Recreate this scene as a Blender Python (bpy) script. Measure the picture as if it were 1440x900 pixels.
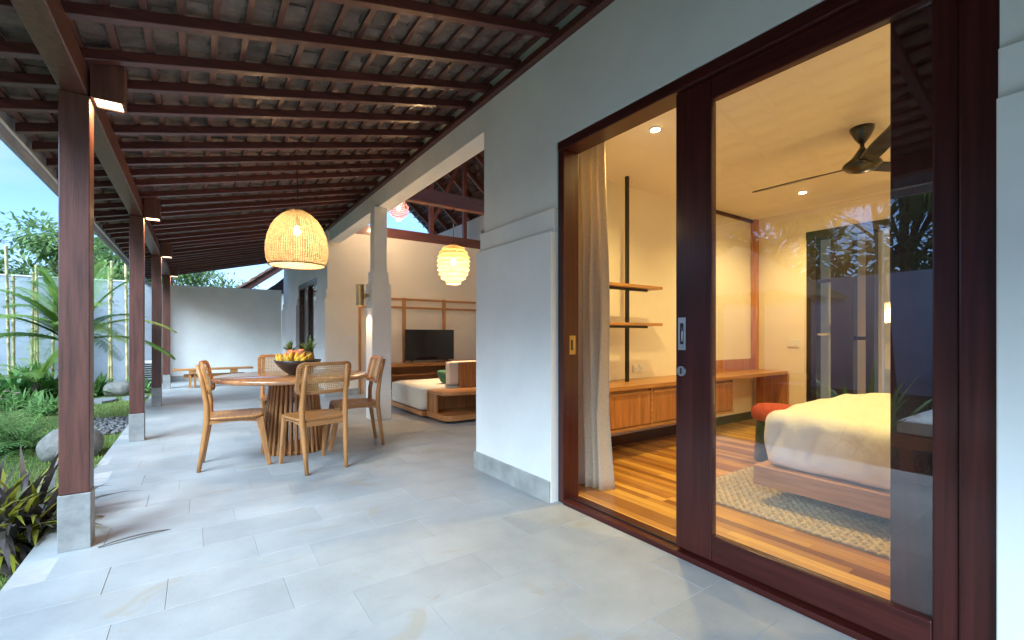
import bpy, bmesh, math, random
from mathutils import Vector, Matrix, noise
random.seed(7)
R = math.radians
PI = math.pi
scene = bpy.context.scene
for o in list(bpy.data.objects):
    bpy.data.objects.remove(o)

# ------------------------------------------------------------------ camera
H = 1.15
YAW = R(34.7)
cam = bpy.data.cameras.new('camera')
cam.sensor_width = 36.0
cam.lens = 16.0
cam.shift_y = 22.0 / 1440.0
cam.clip_start = 0.05
cam.clip_end = 600.0
camo = bpy.data.objects.new('camera', cam)
camo.location = (0, 0, H)
camo.rotation_euler = (R(90), 0, -YAW)
scene.collection.objects.link(camo)
scene.camera = camo

# ------------------------------------------------------------------ world, sun, exposure
SUN_AZ = Vector((-0.85, -0.5, 0.0)).normalized()   # where the light comes from
SUN_EL = R(38)
world = bpy.data.worlds.new('World')
scene.world = world
world.use_nodes = True
wn, wl = world.node_tree.nodes, world.node_tree.links
wn.clear()
w_out = wn.new('ShaderNodeOutputWorld')
w_bg = wn.new('ShaderNodeBackground')
w_bg.inputs['Strength'].default_value = 0.05
w_sky = wn.new('ShaderNodeTexSky')
w_sky.sky_type = 'NISHITA'
w_sky.sun_disc = False
w_sky.sun_elevation = SUN_EL
w_sky.sun_rotation = math.atan2(SUN_AZ.x, SUN_AZ.y)
w_sky.air_density = 1.0
w_sky.dust_density = 0.2
w_sky.ozone_density = 4.0
# thin streaks of cloud over the blue
w_tc = wn.new('ShaderNodeTexCoord')
w_map = wn.new('ShaderNodeMapping')
w_map.inputs['Scale'].default_value = (1.3, 1.3, 6.0)
w_map.inputs['Rotation'].default_value = (0.15, 0.1, 0.6)
w_no = wn.new('ShaderNodeTexNoise')
w_no.inputs['Scale'].default_value = 2.6
w_no.inputs['Detail'].default_value = 7
w_no.inputs['Roughness'].default_value = 0.6
w_rp = wn.new('ShaderNodeValToRGB')
w_rp.color_ramp.elements[0].position = 0.46
w_rp.color_ramp.elements[0].color = (0, 0, 0, 1)
w_rp.color_ramp.elements[1].position = 0.80
w_rp.color_ramp.elements[1].color = (0.75, 0.75, 0.75, 1)
w_mix = wn.new('ShaderNodeMixRGB')
w_mix.inputs['Color2'].default_value = (3.2, 3.6, 4.2, 1)
wl.new(w_tc.outputs['Generated'], w_map.inputs['Vector'])
wl.new(w_map.outputs[0], w_no.inputs['Vector'])
wl.new(w_no.outputs['Fac'], w_rp.inputs['Fac'])
wl.new(w_rp.outputs['Color'], w_mix.inputs['Fac'])
wl.new(w_sky.outputs[0], w_mix.inputs['Color1'])
w_tint = wn.new('ShaderNodeMixRGB')
w_tint.blend_type = 'MULTIPLY'
w_tint.inputs['Fac'].default_value = 1.0
w_tint.inputs['Color2'].default_value = (0.62, 0.74, 0.98, 1)
wl.new(w_mix.outputs[0], w_tint.inputs['Color1'])
wl.new(w_tint.outputs[0], w_bg.inputs['Color'])
wl.new(w_bg.outputs[0], w_out.inputs['Surface'])

sun = bpy.data.lights.new('sun', 'SUN')
sun.energy = 1.85
sun.angle = R(45)
sun.color = (0.66, 0.86, 1.0)
suno = bpy.data.objects.new('sun', sun)
sdir = Vector((SUN_AZ.x * math.cos(SUN_EL), SUN_AZ.y * math.cos(SUN_EL), math.sin(SUN_EL)))
suno.rotation_euler = sdir.to_track_quat('Z', 'Y').to_euler()
suno.location = sdir * 40
scene.collection.objects.link(suno)

scene.view_settings.view_transform = 'Standard'
scene.view_settings.look = 'None'
scene.view_settings.gamma = 1.0
scene.view_settings.exposure = 3.0
scene.cycles.use_denoising = True
scene.cycles.max_bounces = 12
scene.cycles.diffuse_bounces = 8
scene.cycles.transparent_max_bounces = 24
scene.cycles.sample_clamp_indirect = 6.0
scene.cycles.caustics_reflective = False
scene.cycles.caustics_refractive = False

# ------------------------------------------------------------------ helpers
C = scene.collection
ORI = {}


def srgb(r, g, b):
    def f(c):
        c /= 255.0
        return c / 12.92 if c <= 0.04045 else ((c + 0.055) / 1.055) ** 2.4
    return (f(r), f(g), f(b))


class MB:
    """Collects shapes (world coordinates) and links them as one mesh object."""
    def __init__(self):
        self.v, self.f, self.sm = [], [], []

    def add(self, vs, fs, smooth=False):
        n = len(self.v)
        self.v.extend([tuple(p) for p in vs])
        for f in fs:
            self.f.append(tuple(i + n for i in f))
            self.sm.append(smooth)
        return self

    def box(self, x0, x1, y0, y1, z0, z1):
        vs = [(x0, y0, z0), (x1, y0, z0), (x1, y1, z0), (x0, y1, z0), (x0, y0, z1), (x1, y0, z1), (x1, y1, z1), (x0, y1, z1)]
        return self.add(vs, [(0, 3, 2, 1), (4, 5, 6, 7), (0, 1, 5, 4), (1, 2, 6, 5), (2, 3, 7, 6), (3, 0, 4, 7)])

    def hexa(self, bot, top):
        return self.add(list(bot) + list(top), [(0, 3, 2, 1), (4, 5, 6, 7), (0, 1, 5, 4), (1, 2, 6, 5), (2, 3, 7, 6), (3, 0, 4, 7)])

    def bar(self, a, b, w, t, up=(0, 0, 1), w1=None, t1=None):
        """square-section bar from a to b: w across, t along 'up'."""
        a, b, up = Vector(a), Vector(b), Vector(up)
        d = (b - a).normalized()
        s = d.cross(up).normalized()
        u = s.cross(d).normalized()
        w1 = w if w1 is None else w1
        t1 = t if t1 is None else t1
        def ring(p, w, t):
            return [p - s * w / 2 - u * t / 2, p + s * w / 2 - u * t / 2, p + s * w / 2 + u * t / 2, p - s * w / 2 + u * t / 2]
        return self.hexa(ring(a, w, t), ring(b, w1, t1))

    def tube(self, pts, rad, n=8, caps=True, flat=1.0):
        pts = [Vector(p) for p in pts]
        if not hasattr(rad, '__len__'):
            rad = [rad] * len(pts)
        base = len(self.v)
        prev = None
        for i, p in enumerate(pts):
            if i == 0: d = pts[1] - pts[0]
            elif i == len(pts) - 1: d = pts[-1] - pts[-2]
            else: d = pts[i + 1] - pts[i - 1]
            d.normalize()
            if prev is None:
                ref = Vector((0, 0, 1)) if abs(d.z) < 0.9 else Vector((1, 0, 0))
                s = d.cross(ref).normalized()
            else:
                s = (prev - d * prev.dot(d)).normalized()
            prev = s
            t = d.cross(s)
            for k in range(n):
                a = 2 * PI * k / n
                q = p + s * math.cos(a) * rad[i] + t * math.sin(a) * rad[i] * flat
                self.v.append(tuple(q))
        m = len(pts)
        for i in range(m - 1):
            for k in range(n):
                k2 = (k + 1) % n
                self.f.append((base + i * n + k, base + i * n + k2, base + (i + 1) * n + k2, base + (i + 1) * n + k))
                self.sm.append(True)
        if caps:
            self.f.append(tuple(base + k for k in range(n))[::-1]); self.sm.append(False)
            self.f.append(tuple(base + (m - 1) * n + k for k in range(n))); self.sm.append(False)
        return self

    def lathe(self, prof, c=(0, 0, 0), n=32, smooth=True):
        base = len(self.v)
        for r, z in prof:
            for k in range(n):
                a = 2 * PI * k / n
                self.v.append((c[0] + r * math.cos(a), c[1] + r * math.sin(a), c[2] + z))
        for i in range(len(prof) - 1):
            for k in range(n):
                k2 = (k + 1) % n
                self.f.append((base + i * n + k, base + i * n + k2, base + (i + 1) * n + k2, base + (i + 1) * n + k))
                self.sm.append(smooth)
        if prof[0][0] > 1e-5:
            self.f.append(tuple(base + k for k in range(n))[::-1]); self.sm.append(False)
        if prof[-1][0] > 1e-5:
            self.f.append(tuple(base + (len(prof) - 1) * n + k for k in range(n))); self.sm.append(False)
        return self

    def rbox(self, x0, x1, y0, y1, z0, z1, r, n=8, disp=None, res=None):
        """box with rounded edges, gridded so that it can be pushed about by disp(p, normal)."""
        c = Vector(((x0 + x1) / 2, (y0 + y1) / 2, (z0 + z1) / 2))
        h = Vector(((x1 - x0) / 2, (y1 - y0) / 2, (z1 - z0) / 2))
        nn = res if res else (n, n, n)
        idx = {}
        def vert(i, j, k):
            key = (i, j, k)
            if key in idx: return idx[key]
            def co(a, m, hh):
                t = a / m * 2 - 1
                # finer spacing at the rim
                t = math.sin(t * PI / 2) * 0.35 + t * 0.65
                return t * hh
            p = Vector((co(i, nn[0], h.x), co(j, nn[1], h.y), co(k, nn[2], h.z)))
            q = Vector([max(-h[a] + r, min(h[a] - r, p[a])) for a in range(3)])
            d = p - q
            nrm = d.normalized() if d.length > 1e-9 else Vector((0, 0, 1))
            w = (q + nrm * r) if d.length > 1e-9 else p
            w = w + c
            if disp: w = w + disp(w, nrm)
            idx[key] = len(self.v)
            self.v.append(tuple(w))
            return idx[key]
        a, b, g = nn
        def face(q):
            self.f.append(tuple(q)); self.sm.append(True)
        for i in range(a):
            for j in range(b):
                face((vert(i, j, 0), vert(i, j + 1, 0), vert(i + 1, j + 1, 0), vert(i + 1, j, 0)))
                face((vert(i, j, g), vert(i + 1, j, g), vert(i + 1, j + 1, g), vert(i, j + 1, g)))
        for i in range(a):
            for k in range(g):
                face((vert(i, 0, k), vert(i + 1, 0, k), vert(i + 1, 0, k + 1), vert(i, 0, k + 1)))
                face((vert(i, b, k), vert(i, b, k + 1), vert(i + 1, b, k + 1), vert(i + 1, b, k)))
        for j in range(b):
            for k in range(g):
                face((vert(0, j, k), vert(0, j, k + 1), vert(0, j + 1, k + 1), vert(0, j + 1, k)))
                face((vert(a, j, k), vert(a, j + 1, k), vert(a, j + 1, k + 1), vert(a, j, k + 1)))
        return self

    def blade(self, base, d, length, width, droop=0.5, segs=3, fold=0.0, up=(0, 0, 1)):
        """one bent leaf blade."""
        p, d = Vector(base), Vector(d).normalized()
        s = d.cross(Vector(up))
        if s.length < 1e-4: s = Vector((1, 0, 0))
        s.normalize()
        b0 = len(self.v)
        for i in range(segs + 1):
            t = i / segs
            w = width * (math.sin(PI * (0.12 + 0.88 * t)) ** 0.7 if t < 1 else 0.0)
            if t >= 1:
                self.v.append(tuple(p))
            else:
                self.v.append(tuple(p - s * w / 2)); self.v.append(tuple(p + s * w / 2))
            p = p + d * (length / segs)
            d = (d + Vector((0, 0, -droop / segs))).normalized()
        for i in range(segs):
            k = b0 + 2 * i
            if i == segs - 1: self.f.append((k, k + 1, k + 2))
            else: self.f.append((k, k + 1, k + 3, k + 2))
            self.sm.append(True)
        return self

    def build(self, name, mat, parent=None, bevel=0.0, segs=2):
        me = bpy.data.meshes.new(name)
        off = Vector(ORI.get(parent.name, (0, 0, 0))) if parent else Vector((0, 0, 0))
        me.from_pydata([tuple(Vector(p) - off) for p in self.v], [], self.f)
        me.polygons.foreach_set('use_smooth', self.sm)
        me.update()
        o = bpy.data.objects.new(name, me)
        C.objects.link(o)
        if mat: me.materials.append(mat)
        if parent:
            o.parent = parent
            ORI[o.name] = tuple(off)
        if bevel:
            m = o.modifiers.new('bevel', 'BEVEL')
            m.width = bevel; m.segments = segs; m.limit_method = 'ANGLE'; m.angle_limit = R(40)
            m.harden_normals = False
        return o


def tag(o, label=None, cat=None, group=None, kind=None):
    if label: o['label'] = label
    if cat:
        o['category'] = cat
        if not kind: o['kind'] = 'thing'
    if group: o['group'] = group
    if kind: o['kind'] = kind
    return o


def thing(name, label, cat, loc=(0, 0, 0), group=None):
    o = bpy.data.objects.new(name, None)
    C.objects.link(o)
    o.empty_display_size = 0.1
    o.location = loc
    ORI[o.name] = tuple(loc)
    return tag(o, label, cat, group)


def copy_tree(o, parent=None):
    c = o.copy(); C.objects.link(c)
    if parent: c.parent = parent
    for ch in list(o.children): copy_tree(ch, c)
    return c


def piece(name, me, parent, loc, scale=(1, 1, 1), rot=(0, 0, 0)):
    """a cheap part that shares its mesh with its alikes."""
    o = bpy.data.objects.new(name, me)
    C.objects.link(o)
    o.parent = parent
    off = Vector(ORI.get(parent.name, (0, 0, 0)))
    o.location = Vector(loc) - off
    o.scale = scale
    o.rotation_euler = rot
    return o


def box_mesh(name, mat, sx=1, sy=1, sz=1, ch=0.0, anchor='top'):
    """unit-ish box centred in x,y with its top at z=0, edges of the top chamfered."""
    m = MB()
    hx, hy = sx / 2, sy / 2
    if ch:
        lo = [(-hx, -hy, -sz), (hx, -hy, -sz), (hx, hy, -sz), (-hx, hy, -sz)]
        mi = [(-hx, -hy, -ch), (hx, -hy, -ch), (hx, hy, -ch), (-hx, hy, -ch)]
        to = [(-hx + ch, -hy + ch, 0), (hx - ch, -hy + ch, 0), (hx - ch, hy - ch, 0), (-hx + ch, hy - ch, 0)]
        m.add(lo + mi + to, [(0, 3, 2, 1)] + [(i, (i + 1) % 4, 4 + (i + 1) % 4, 4 + i) for i in range(4)] +
              [(4 + i, 4 + (i + 1) % 4, 8 + (i + 1) % 4, 8 + i) for i in range(4)] + [(8, 9, 10, 11)])
    else:
        m.box(-hx, hx, -hy, hy, -sz, 0)
    me = bpy.data.meshes.new(name)
    me.from_pydata(m.v, [], m.f)
    me.materials.append(mat)
    me.update()
    return me


def proj(p):
    """pixel of a world point in the 1440 x 900 photograph, and its depth."""
    x, y, z = p[0], p[1], p[2]
    d = x * math.sin(YAW) + y * math.cos(YAW)
    l = x * math.cos(YAW) - y * math.sin(YAW)
    if d < 0.05: return None
    return 720 + 640 * l / d, 472 - 640 * (z - H) / d, d


# ------------------------------------------------------------------ materials
def new_mat(name):
    m = bpy.data.materials.new(name)
    m.use_nodes = True
    nt = m.node_tree
    b = nt.nodes['Principled BSDF']
    return m, nt, b


def M(name, col, rough=0.5, var=0.12, scale=6.0, stretch=(1, 1, 1), bump=0.0, bscale=80.0, bstretch=None, rand=0.0,
      metal=0.0, coat=0.0, spec=0.5, col2=None, detail=5.0, coords='Object', trans=0.0, sheen=0.0, contrast=(0.3, 0.7), rvar=0.0, coatr=0.1):
    m, nt, b = new_mat(name)
    N, L = nt.nodes, nt.links
    tc = N.new('ShaderNodeTexCoord')
    geo = N.new('ShaderNodeNewGeometry')
    src = geo.outputs['Position'] if coords == 'World' else tc.outputs[coords]
    mp = N.new('ShaderNodeMapping'); mp.inputs['Scale'].default_value = stretch
    L.new(src, mp.inputs['Vector'])
    no = N.new('ShaderNodeTexNoise')
    no.inputs['Scale'].default_value = scale; no.inputs['Detail'].default_value = detail
    no.inputs['Roughness'].default_value = 0.6
    vec = mp.outputs[0]
    if rand:
        oi = N.new('ShaderNodeObjectInfo')
        ad = N.new('ShaderNodeVectorMath'); ad.operation = 'ADD'
        sc = N.new('ShaderNodeVectorMath'); sc.operation = 'SCALE'
        cb = N.new('ShaderNodeCombineXYZ')
        for i in range(3): L.new(oi.outputs['Random'], cb.inputs[i])
        L.new(cb.outputs[0], sc.inputs[0]); sc.inputs['Scale'].default_value = 37.0
        L.new(mp.outputs[0], ad.inputs[0]); L.new(sc.outputs[0], ad.inputs[1])
        vec = ad.outputs[0]
    L.new(vec, no.inputs['Vector'])
    rp = N.new('ShaderNodeValToRGB')
    lo = tuple(c * (1 - var) for c in col)
    hi = tuple(min(1, c * (1 + var)) for c in (col2 or col))
    if col2: lo, hi = col, col2
    rp.color_ramp.elements[0].position = contrast[0]; rp.color_ramp.elements[0].color = (*lo, 1)
    rp.color_ramp.elements[1].position = contrast[1]; rp.color_ramp.elements[1].color = (*hi, 1)
    L.new(no.outputs['Fac'], rp.inputs['Fac'])
    out = rp.outputs['Color']
    if rand:
        mr = N.new('ShaderNodeMapRange')
        mr.inputs['To Min'].default_value = 1 - rand; mr.inputs['To Max'].default_value = 1 + rand
        L.new(oi.outputs['Random'], mr.inputs['Value'])
        mu = N.new('ShaderNodeVectorMath'); mu.operation = 'SCALE'
        L.new(out, mu.inputs[0]); L.new(mr.outputs[0], mu.inputs['Scale'])
        out = mu.outputs[0]
    L.new(out, b.inputs['Base Color'])
    b.inputs['Roughness'].default_value = rough
    if rvar:
        mr2 = N.new('ShaderNodeMapRange')
        mr2.inputs['To Min'].default_value = max(0.02, rough - rvar); mr2.inputs['To Max'].default_value = rough + rvar
        L.new(no.outputs['Fac'], mr2.inputs['Value']); L.new(mr2.outputs[0], b.inputs['Roughness'])
    b.inputs['Metallic'].default_value = metal
    b.inputs['Coat Weight'].default_value = coat
    b.inputs['Coat Roughness'].default_value = coatr
    b.inputs['Specular IOR Level'].default_value = spec
    if sheen: b.inputs['Sheen Weight'].default_value = sheen
    if trans:
        # leaves and woven fibre: light passes through
        tr = N.new('ShaderNodeBsdfTranslucent'); L.new(out, tr.inputs['Color'])
        mx = N.new('ShaderNodeMixShader'); mx.inputs['Fac'].default_value = trans
        L.new(b.outputs[0], mx.inputs[1]); L.new(tr.outputs[0], mx.inputs[2])
        L.new(mx.outputs[0], N['Material Output'].inputs['Surface'])
    if bump:
        bn = N.new('ShaderNodeTexNoise'); bn.inputs['Scale'].default_value = bscale; bn.inputs['Detail'].default_value = 6
        mb = N.new('ShaderNodeMapping'); mb.inputs['Scale'].default_value = bstretch or stretch
        L.new(src, mb.inputs['Vector']); L.new(mb.outputs[0], bn.inputs['Vector'])
        bp = N.new('ShaderNodeBump'); bp.inputs['Strength'].default_value = bump; bp.inputs['Distance'].default_value = 0.01
        L.new(bn.outputs['Fac'], bp.inputs['Height']); L.new(bp.outputs[0], b.inputs['Normal'])
    return m


def emit(name, col, strength):
    m, nt, b = new_mat(name)
    b.inputs['Base Color'].default_value = (*col, 1)
    b.inputs['Emission Color'].default_value = (*col, 1)
    b.inputs['Emission Strength'].default_value = strength
    return m


def glass_mat(name, tint=(1, 1, 1), base=0.10, gain=0.95):
    m = bpy.data.materials.new(name); m.use_nodes = True
    N, L = m.node_tree.nodes, m.node_tree.links
    N.clear()
    out = N.new('ShaderNodeOutputMaterial')
    lw = N.new('ShaderNodeLayerWeight'); lw.inputs['Blend'].default_value = 0.5
    pw = N.new('ShaderNodeMath'); pw.operation = 'POWER'; pw.inputs[1].default_value = 4.0
    mr = N.new('ShaderNodeMapRange'); mr.inputs['To Min'].default_value = base; mr.inputs['To Max'].default_value = gain
    gl = N.new('ShaderNodeBsdfGlossy'); gl.inputs['Roughness'].default_value = 0.0
    tr = N.new('ShaderNodeBsdfTransparent'); tr.inputs['Color'].default_value = (*tint, 1)
    mx = N.new('ShaderNodeMixShader')
    L.new(lw.outputs['Facing'], pw.inputs[0]); L.new(pw.outputs[0], mr.inputs['Value'])
    L.new(mr.outputs[0], mx.inputs['Fac']); L.new(tr.outputs[0], mx.inputs[1]); L.new(gl.outputs[0], mx.inputs[2])
    L.new(mx.outputs[0], out.inputs['Surface'])
    return m


def stone_floor(name, far=False):
    """pale grey paving: clouded tone, faint beige stains, fine pits."""
    m, nt, b = new_mat(name)
    N, L = nt.nodes, nt.links
    geo = N.new('ShaderNodeNewGeometry')
    oi = N.new('ShaderNodeObjectInfo')
    n1 = N.new('ShaderNodeTexNoise'); n1.inputs['Scale'].default_value = 1.7; n1.inputs['Detail'].default_value = 8; n1.inputs['Roughness'].default_value = 0.62
    L.new(geo.outputs['Position'], n1.inputs['Vector'])
    r1 = N.new('ShaderNodeValToRGB')
    r1.color_ramp.elements[0].position = 0.30; r1.color_ramp.elements[0].color = (0.245, 0.262, 0.27, 1)
    r1.color_ramp.elements[1].position = 0.72; r1.color_ramp.elements[1].color = (0.365, 0.38, 0.385, 1)
    L.new(n1.outputs['Fac'], r1.inputs['Fac'])
    # beige stains
    n2 = N.new('ShaderNodeTexNoise'); n2.inputs['Scale'].default_value = 2.9; n2.inputs['Detail'].default_value = 3; n2.inputs['Distortion'].default_value = 1.2
    mp = N.new('ShaderNodeMapping'); mp.inputs['Location'].default_value = (3.1, 7.7, 0); mp.inputs['Scale'].default_value = (0.7, 1.5, 1)
    L.new(geo.outputs['Position'], mp.inputs['Vector']); L.new(mp.outputs[0], n2.inputs['Vector'])
    r2 = N.new('ShaderNodeValToRGB')
    r2.color_ramp.elements[0].position = 0.63; r2.color_ramp.elements[0].color = (0, 0, 0, 1)
    r2.color_ramp.elements[1].position = 0.70; r2.color_ramp.elements[1].color = (0.55, 0.55, 0.55, 1)
    L.new(n2.outputs['Fac'], r2.inputs['Fac'])
    mx = N.new('ShaderNodeMixRGB'); mx.inputs['Color2'].default_value = (0.29, 0.26, 0.20, 1)
    L.new(r2.outputs['Color'], mx.inputs['Fac']); L.new(r1.outputs['Color'], mx.inputs['Color1'])
    # each tile its own tone
    hv = N.new('ShaderNodeMapRange'); hv.inputs['To Min'].default_value = 0.94; hv.inputs['To Max'].default_value = 1.05
    if far:
        bk = N.new('ShaderNodeTexBrick')
        bk.inputs['Scale'].default_value = 1.0; bk.inputs['Mortar Size'].default_value = 0.003
        bk.inputs['Brick Width'].default_value = 0.62; bk.inputs['Row Height'].default_value = 0.30
        bk.inputs['Color1'].default_value = (0.1, 0.1, 0.1, 1); bk.inputs['Color2'].default_value = (0.9, 0.9, 0.9, 1); bk.inputs['Mortar'].default_value = (0.5, 0.5, 0.5, 1)
        L.new(geo.outputs['Position'], bk.inputs['Vector'])
        L.new(bk.outputs['Color'], hv.inputs['Value'])
    else:
        L.new(oi.outputs['Random'], hv.inputs['Value'])
    sc = N.new('ShaderNodeVectorMath'); sc.operation = 'SCALE'
    L.new(mx.outputs[0], sc.inputs[0]); L.new(hv.outputs[0], sc.inputs['Scale'])
    L.new(sc.outputs[0], b.inputs['Base Color'])
    rr = N.new('ShaderNodeMapRange'); rr.inputs['To Min'].default_value = 0.38; rr.inputs['To Max'].default_value = 0.62
    L.new(n1.outputs['Fac'], rr.inputs['Value']); L.new(rr.outputs[0], b.inputs['Roughness'])
    n3 = N.new('ShaderNodeTexNoise'); n3.inputs['Scale'].default_value = 55; n3.inputs['Detail'].default_value = 8
    L.new(geo.outputs['Position'], n3.inputs['Vector'])
    bp = N.new('ShaderNodeBump'); bp.inputs['Strength'].default_value = 0.18; bp.inputs['Distance'].default_value = 0.006
    L.new(n3.outputs['Fac'], bp.inputs['Height']); L.new(bp.outputs[0], b.inputs['Normal'])
    return m


def plank_mat():
    m, nt, b = new_mat('plank_teak')
    N, L = nt.nodes, nt.links
    geo = N.new('ShaderNodeNewGeometry'); oi = N.new('ShaderNodeObjectInfo')
    rp = N.new('ShaderNodeValToRGB')
    e = rp.color_ramp.elements
    e[0].position = 0.0; e[0].color = (0.23, 0.09, 0.02, 1)
    e[1].position = 1.0; e[1].color = (0.74, 0.43, 0.085, 1)
    x = e.new(0.25); x.color = (0.38, 0.165, 0.035, 1)
    x = e.new(0.55); x.color = (0.54, 0.27, 0.05, 1)
    L.new(oi.outputs['Random'], rp.inputs['Fac'])
    mp = N.new('ShaderNodeMapping'); mp.inputs['Scale'].default_value = (22, 1.2, 1)
    L.new(geo.outputs['Position'], mp.inputs['Vector'])
    no = N.new('ShaderNodeTexNoise'); no.inputs['Scale'].default_value = 3; no.inputs['Detail'].default_value = 8; no.inputs['Distortion'].default_value = 0.4
    L.new(mp.outputs[0], no.inputs['Vector'])
    mr = N.new('ShaderNodeMapRange'); mr.inputs['To Min'].default_value = 0.55; mr.inputs['To Max'].default_value = 1.4
    L.new(no.outputs['Fac'], mr.inputs['Value'])
    sc = N.new('ShaderNodeVectorMath'); sc.operation = 'SCALE'
    L.new(rp.outputs['Color'], sc.inputs[0]); L.new(mr.outputs[0], sc.inputs['Scale'])
    L.new(sc.outputs[0], b.inputs['Base Color'])
    b.inputs['Roughness'].default_value = 0.3
    b.inputs['Coat Weight'].default_value = 0.3; b.inputs['Coat Roughness'].default_value = 0.15
    return m


MAT = {}
MAT['plaster'] = M('white_plaster', (0.80, 0.80, 0.765), 0.72, var=0.075, scale=1.3, bump=0.25, bscale=11, coords='World', detail=8)
MAT['plaster_in'] = M('cream_plaster', (0.78, 0.73, 0.63), 0.8, var=0.045, scale=1.3, bump=0.06, bscale=12, coords='World')
MAT['ceiling'] = M('ceiling_paint', (0.78, 0.74, 0.66), 0.8, var=0.03, scale=1.2, coords='World')
MAT['render'] = M('grey_render', (0.37, 0.41, 0.47), 0.8, var=0.16, scale=2.2, bump=0.2, bscale=9, coords='World', detail=9)
MAT['lilac'] = M('lilac_paint', (0.66, 0.66, 0.80), 0.8, var=0.1, scale=2, bump=0.1, bscale=9, coords='World')
MAT['dark_shaded_wood'] = M('dark_shaded_timber', (0.018, 0.014, 0.018), 0.3, var=0.3, scale=4, stretch=(9, 9, .6), coat=0.2)  # brown portal wood coloured darker as if unlit; also the dark pouf base
MAT['tile'] = stone_floor('paving_stone')
MAT['tile_far'] = stone_floor('paving_stone_far', True)
MAT['joint'] = M('tile_joint', (0.37, 0.37, 0.37), 0.9, coords='World')
MAT['skirt'] = M('stone_skirting', (0.33, 0.335, 0.31), 0.6, var=0.25, scale=5, bump=0.2, bscale=40, coords='World', detail=8)
MAT['sleeve'] = M('concrete_sleeve', (0.30, 0.29, 0.275), 0.6, var=0.25, scale=9, bump=0.2, bscale=50, detail=8)
MAT['post'] = M('post_mahogany', (0.115, 0.038, 0.025), 0.45, var=0.42, scale=4, stretch=(9, 9, 0.6), bump=0.1, bscale=20, bstretch=(9, 9, .6), coat=0.15, coatr=0.3)
MAT['frame_z'] = M('door_mahogany_upright', (0.052, 0.009, 0.0065), 0.36, var=0.40, scale=3, stretch=(14, 14, 0.6), bump=0.04, bscale=14, coat=0.22, coatr=0.16, rvar=0.10, spec=0.3)
MAT['frame_y'] = M('door_mahogany_level', (0.052, 0.009, 0.0065), 0.36, var=0.40, scale=3, stretch=(14, 0.6, 14), bump=0.04, bscale=14, coat=0.22, coatr=0.16, rvar=0.10, spec=0.3)
MAT['rafter'] = M('rafter_wood', (0.100, 0.025, 0.019), 0.45, var=0.4, scale=4, stretch=(0.7, 10, 10), bump=0.15, bscale=16, rand=0.15, coat=0.1)
MAT['batten'] = M('batten_wood', (0.125, 0.050, 0.036), 0.5, var=0.35, scale=4, stretch=(10, 0.7, 10), rand=0.2)
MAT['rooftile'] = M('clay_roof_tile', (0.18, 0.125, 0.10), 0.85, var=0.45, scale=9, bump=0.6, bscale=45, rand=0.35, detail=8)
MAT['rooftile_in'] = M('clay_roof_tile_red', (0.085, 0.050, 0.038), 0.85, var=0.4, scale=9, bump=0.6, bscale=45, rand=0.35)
MAT['beam'] = M('red_brown_beam', (0.13, 0.040, 0.022), 0.4, var=0.3, scale=4, stretch=(0.6, 9, 9), bump=0.08, bscale=16, coat=0.2)
MAT['teak'] = M('teak', (0.46, 0.20, 0.062), 0.42, var=0.30, scale=3.2, stretch=(14, 14, 0.9), bump=0.05, bscale=20, coat=0.1, rand=0.08)
MAT['teak_x'] = M('teak_level', (0.46, 0.20, 0.062), 0.40, var=0.30, scale=3.2, stretch=(0.9, 14, 14), bump=0.05, bscale=20, coat=0.1, rand=0.06)
MAT['teak_y'] = M('teak_along', (0.43, 0.21, 0.08), 0.42, var=0.25, scale=3.0, stretch=(14, 0.9, 14), coat=0.1)
MAT['tabletop'] = M('teak_table_top', (0.48, 0.22, 0.09), 0.22, var=0.22, scale=3.0, stretch=(0.9, 12, 14), bump=0.02, bscale=20, coat=0.9, coatr=0.08)
MAT['cane'] = M('cane', (0.58, 0.36, 0.15), 0.5, var=0.2, scale=40, trans=0.2)
MAT['oak_desk'] = M('desk_wood', (0.40, 0.19, 0.055), 0.38, var=0.30, scale=3.0, stretch=(0.8, 12, 12), coat=0.2, rand=0.05)
MAT['oak_panel'] = M('desk_door_wood', (0.37, 0.155, 0.045), 0.42, var=0.35, scale=2.6, stretch=(10, 10, 0.7), coat=0.2, rand=0.12)
MAT['plank'] = plank_mat()
MAT['underfloor'] = M('plank_gap', (0.05, 0.02, 0.01), 0.8)
MAT['glass'] = glass_mat('window_glass')
MAT['chrome'] = M('brushed_steel', (0.62, 0.62, 0.60), 0.28, var=0.05, metal=1.0)
MAT['brass'] = M('aged_brass', (0.42, 0.30, 0.14), 0.35, var=0.2, scale=20, metal=1.0)
MAT['black'] = M('black_metal', (0.012, 0.012, 0.012), 0.4, var=0.1)
MAT['fan'] = M('fan_black', (0.014, 0.016, 0.012), 0.3, var=0.1, coat=0.2)
MAT['screen'] = M('tv_screen', (0.012, 0.013, 0.018), 0.08, var=0.0, coat=0.5, coatr=0.02)
MAT['white_pl'] = M('white_plastic', (0.75, 0.75, 0.73), 0.35, var=0.02)
MAT['cushion'] = M('cream_linen', (0.62, 0.57, 0.46), 0.9, var=0.08, scale=60, bump=0.25, bscale=500, sheen=0.2)
MAT['sheet'] = M('white_bed_linen', (0.85, 0.85, 0.83), 0.85, var=0.03, scale=5, bump=0.35, bscale=6, sheen=0.2)
MAT['curtain'] = M('linen_curtain', (0.66, 0.56, 0.42), 0.9, var=0.1, scale=90, bump=0.2, bscale=400, trans=0.4)
MAT['green_cloth'] = M('green_cloth', (0.06, 0.15, 0.08), 0.9, var=0.15, scale=40)
MAT['red_cloth'] = M('red_cloth', (0.48, 0.07, 0.035), 0.85, var=0.12, scale=40, bump=0.2, bscale=300)
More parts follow.
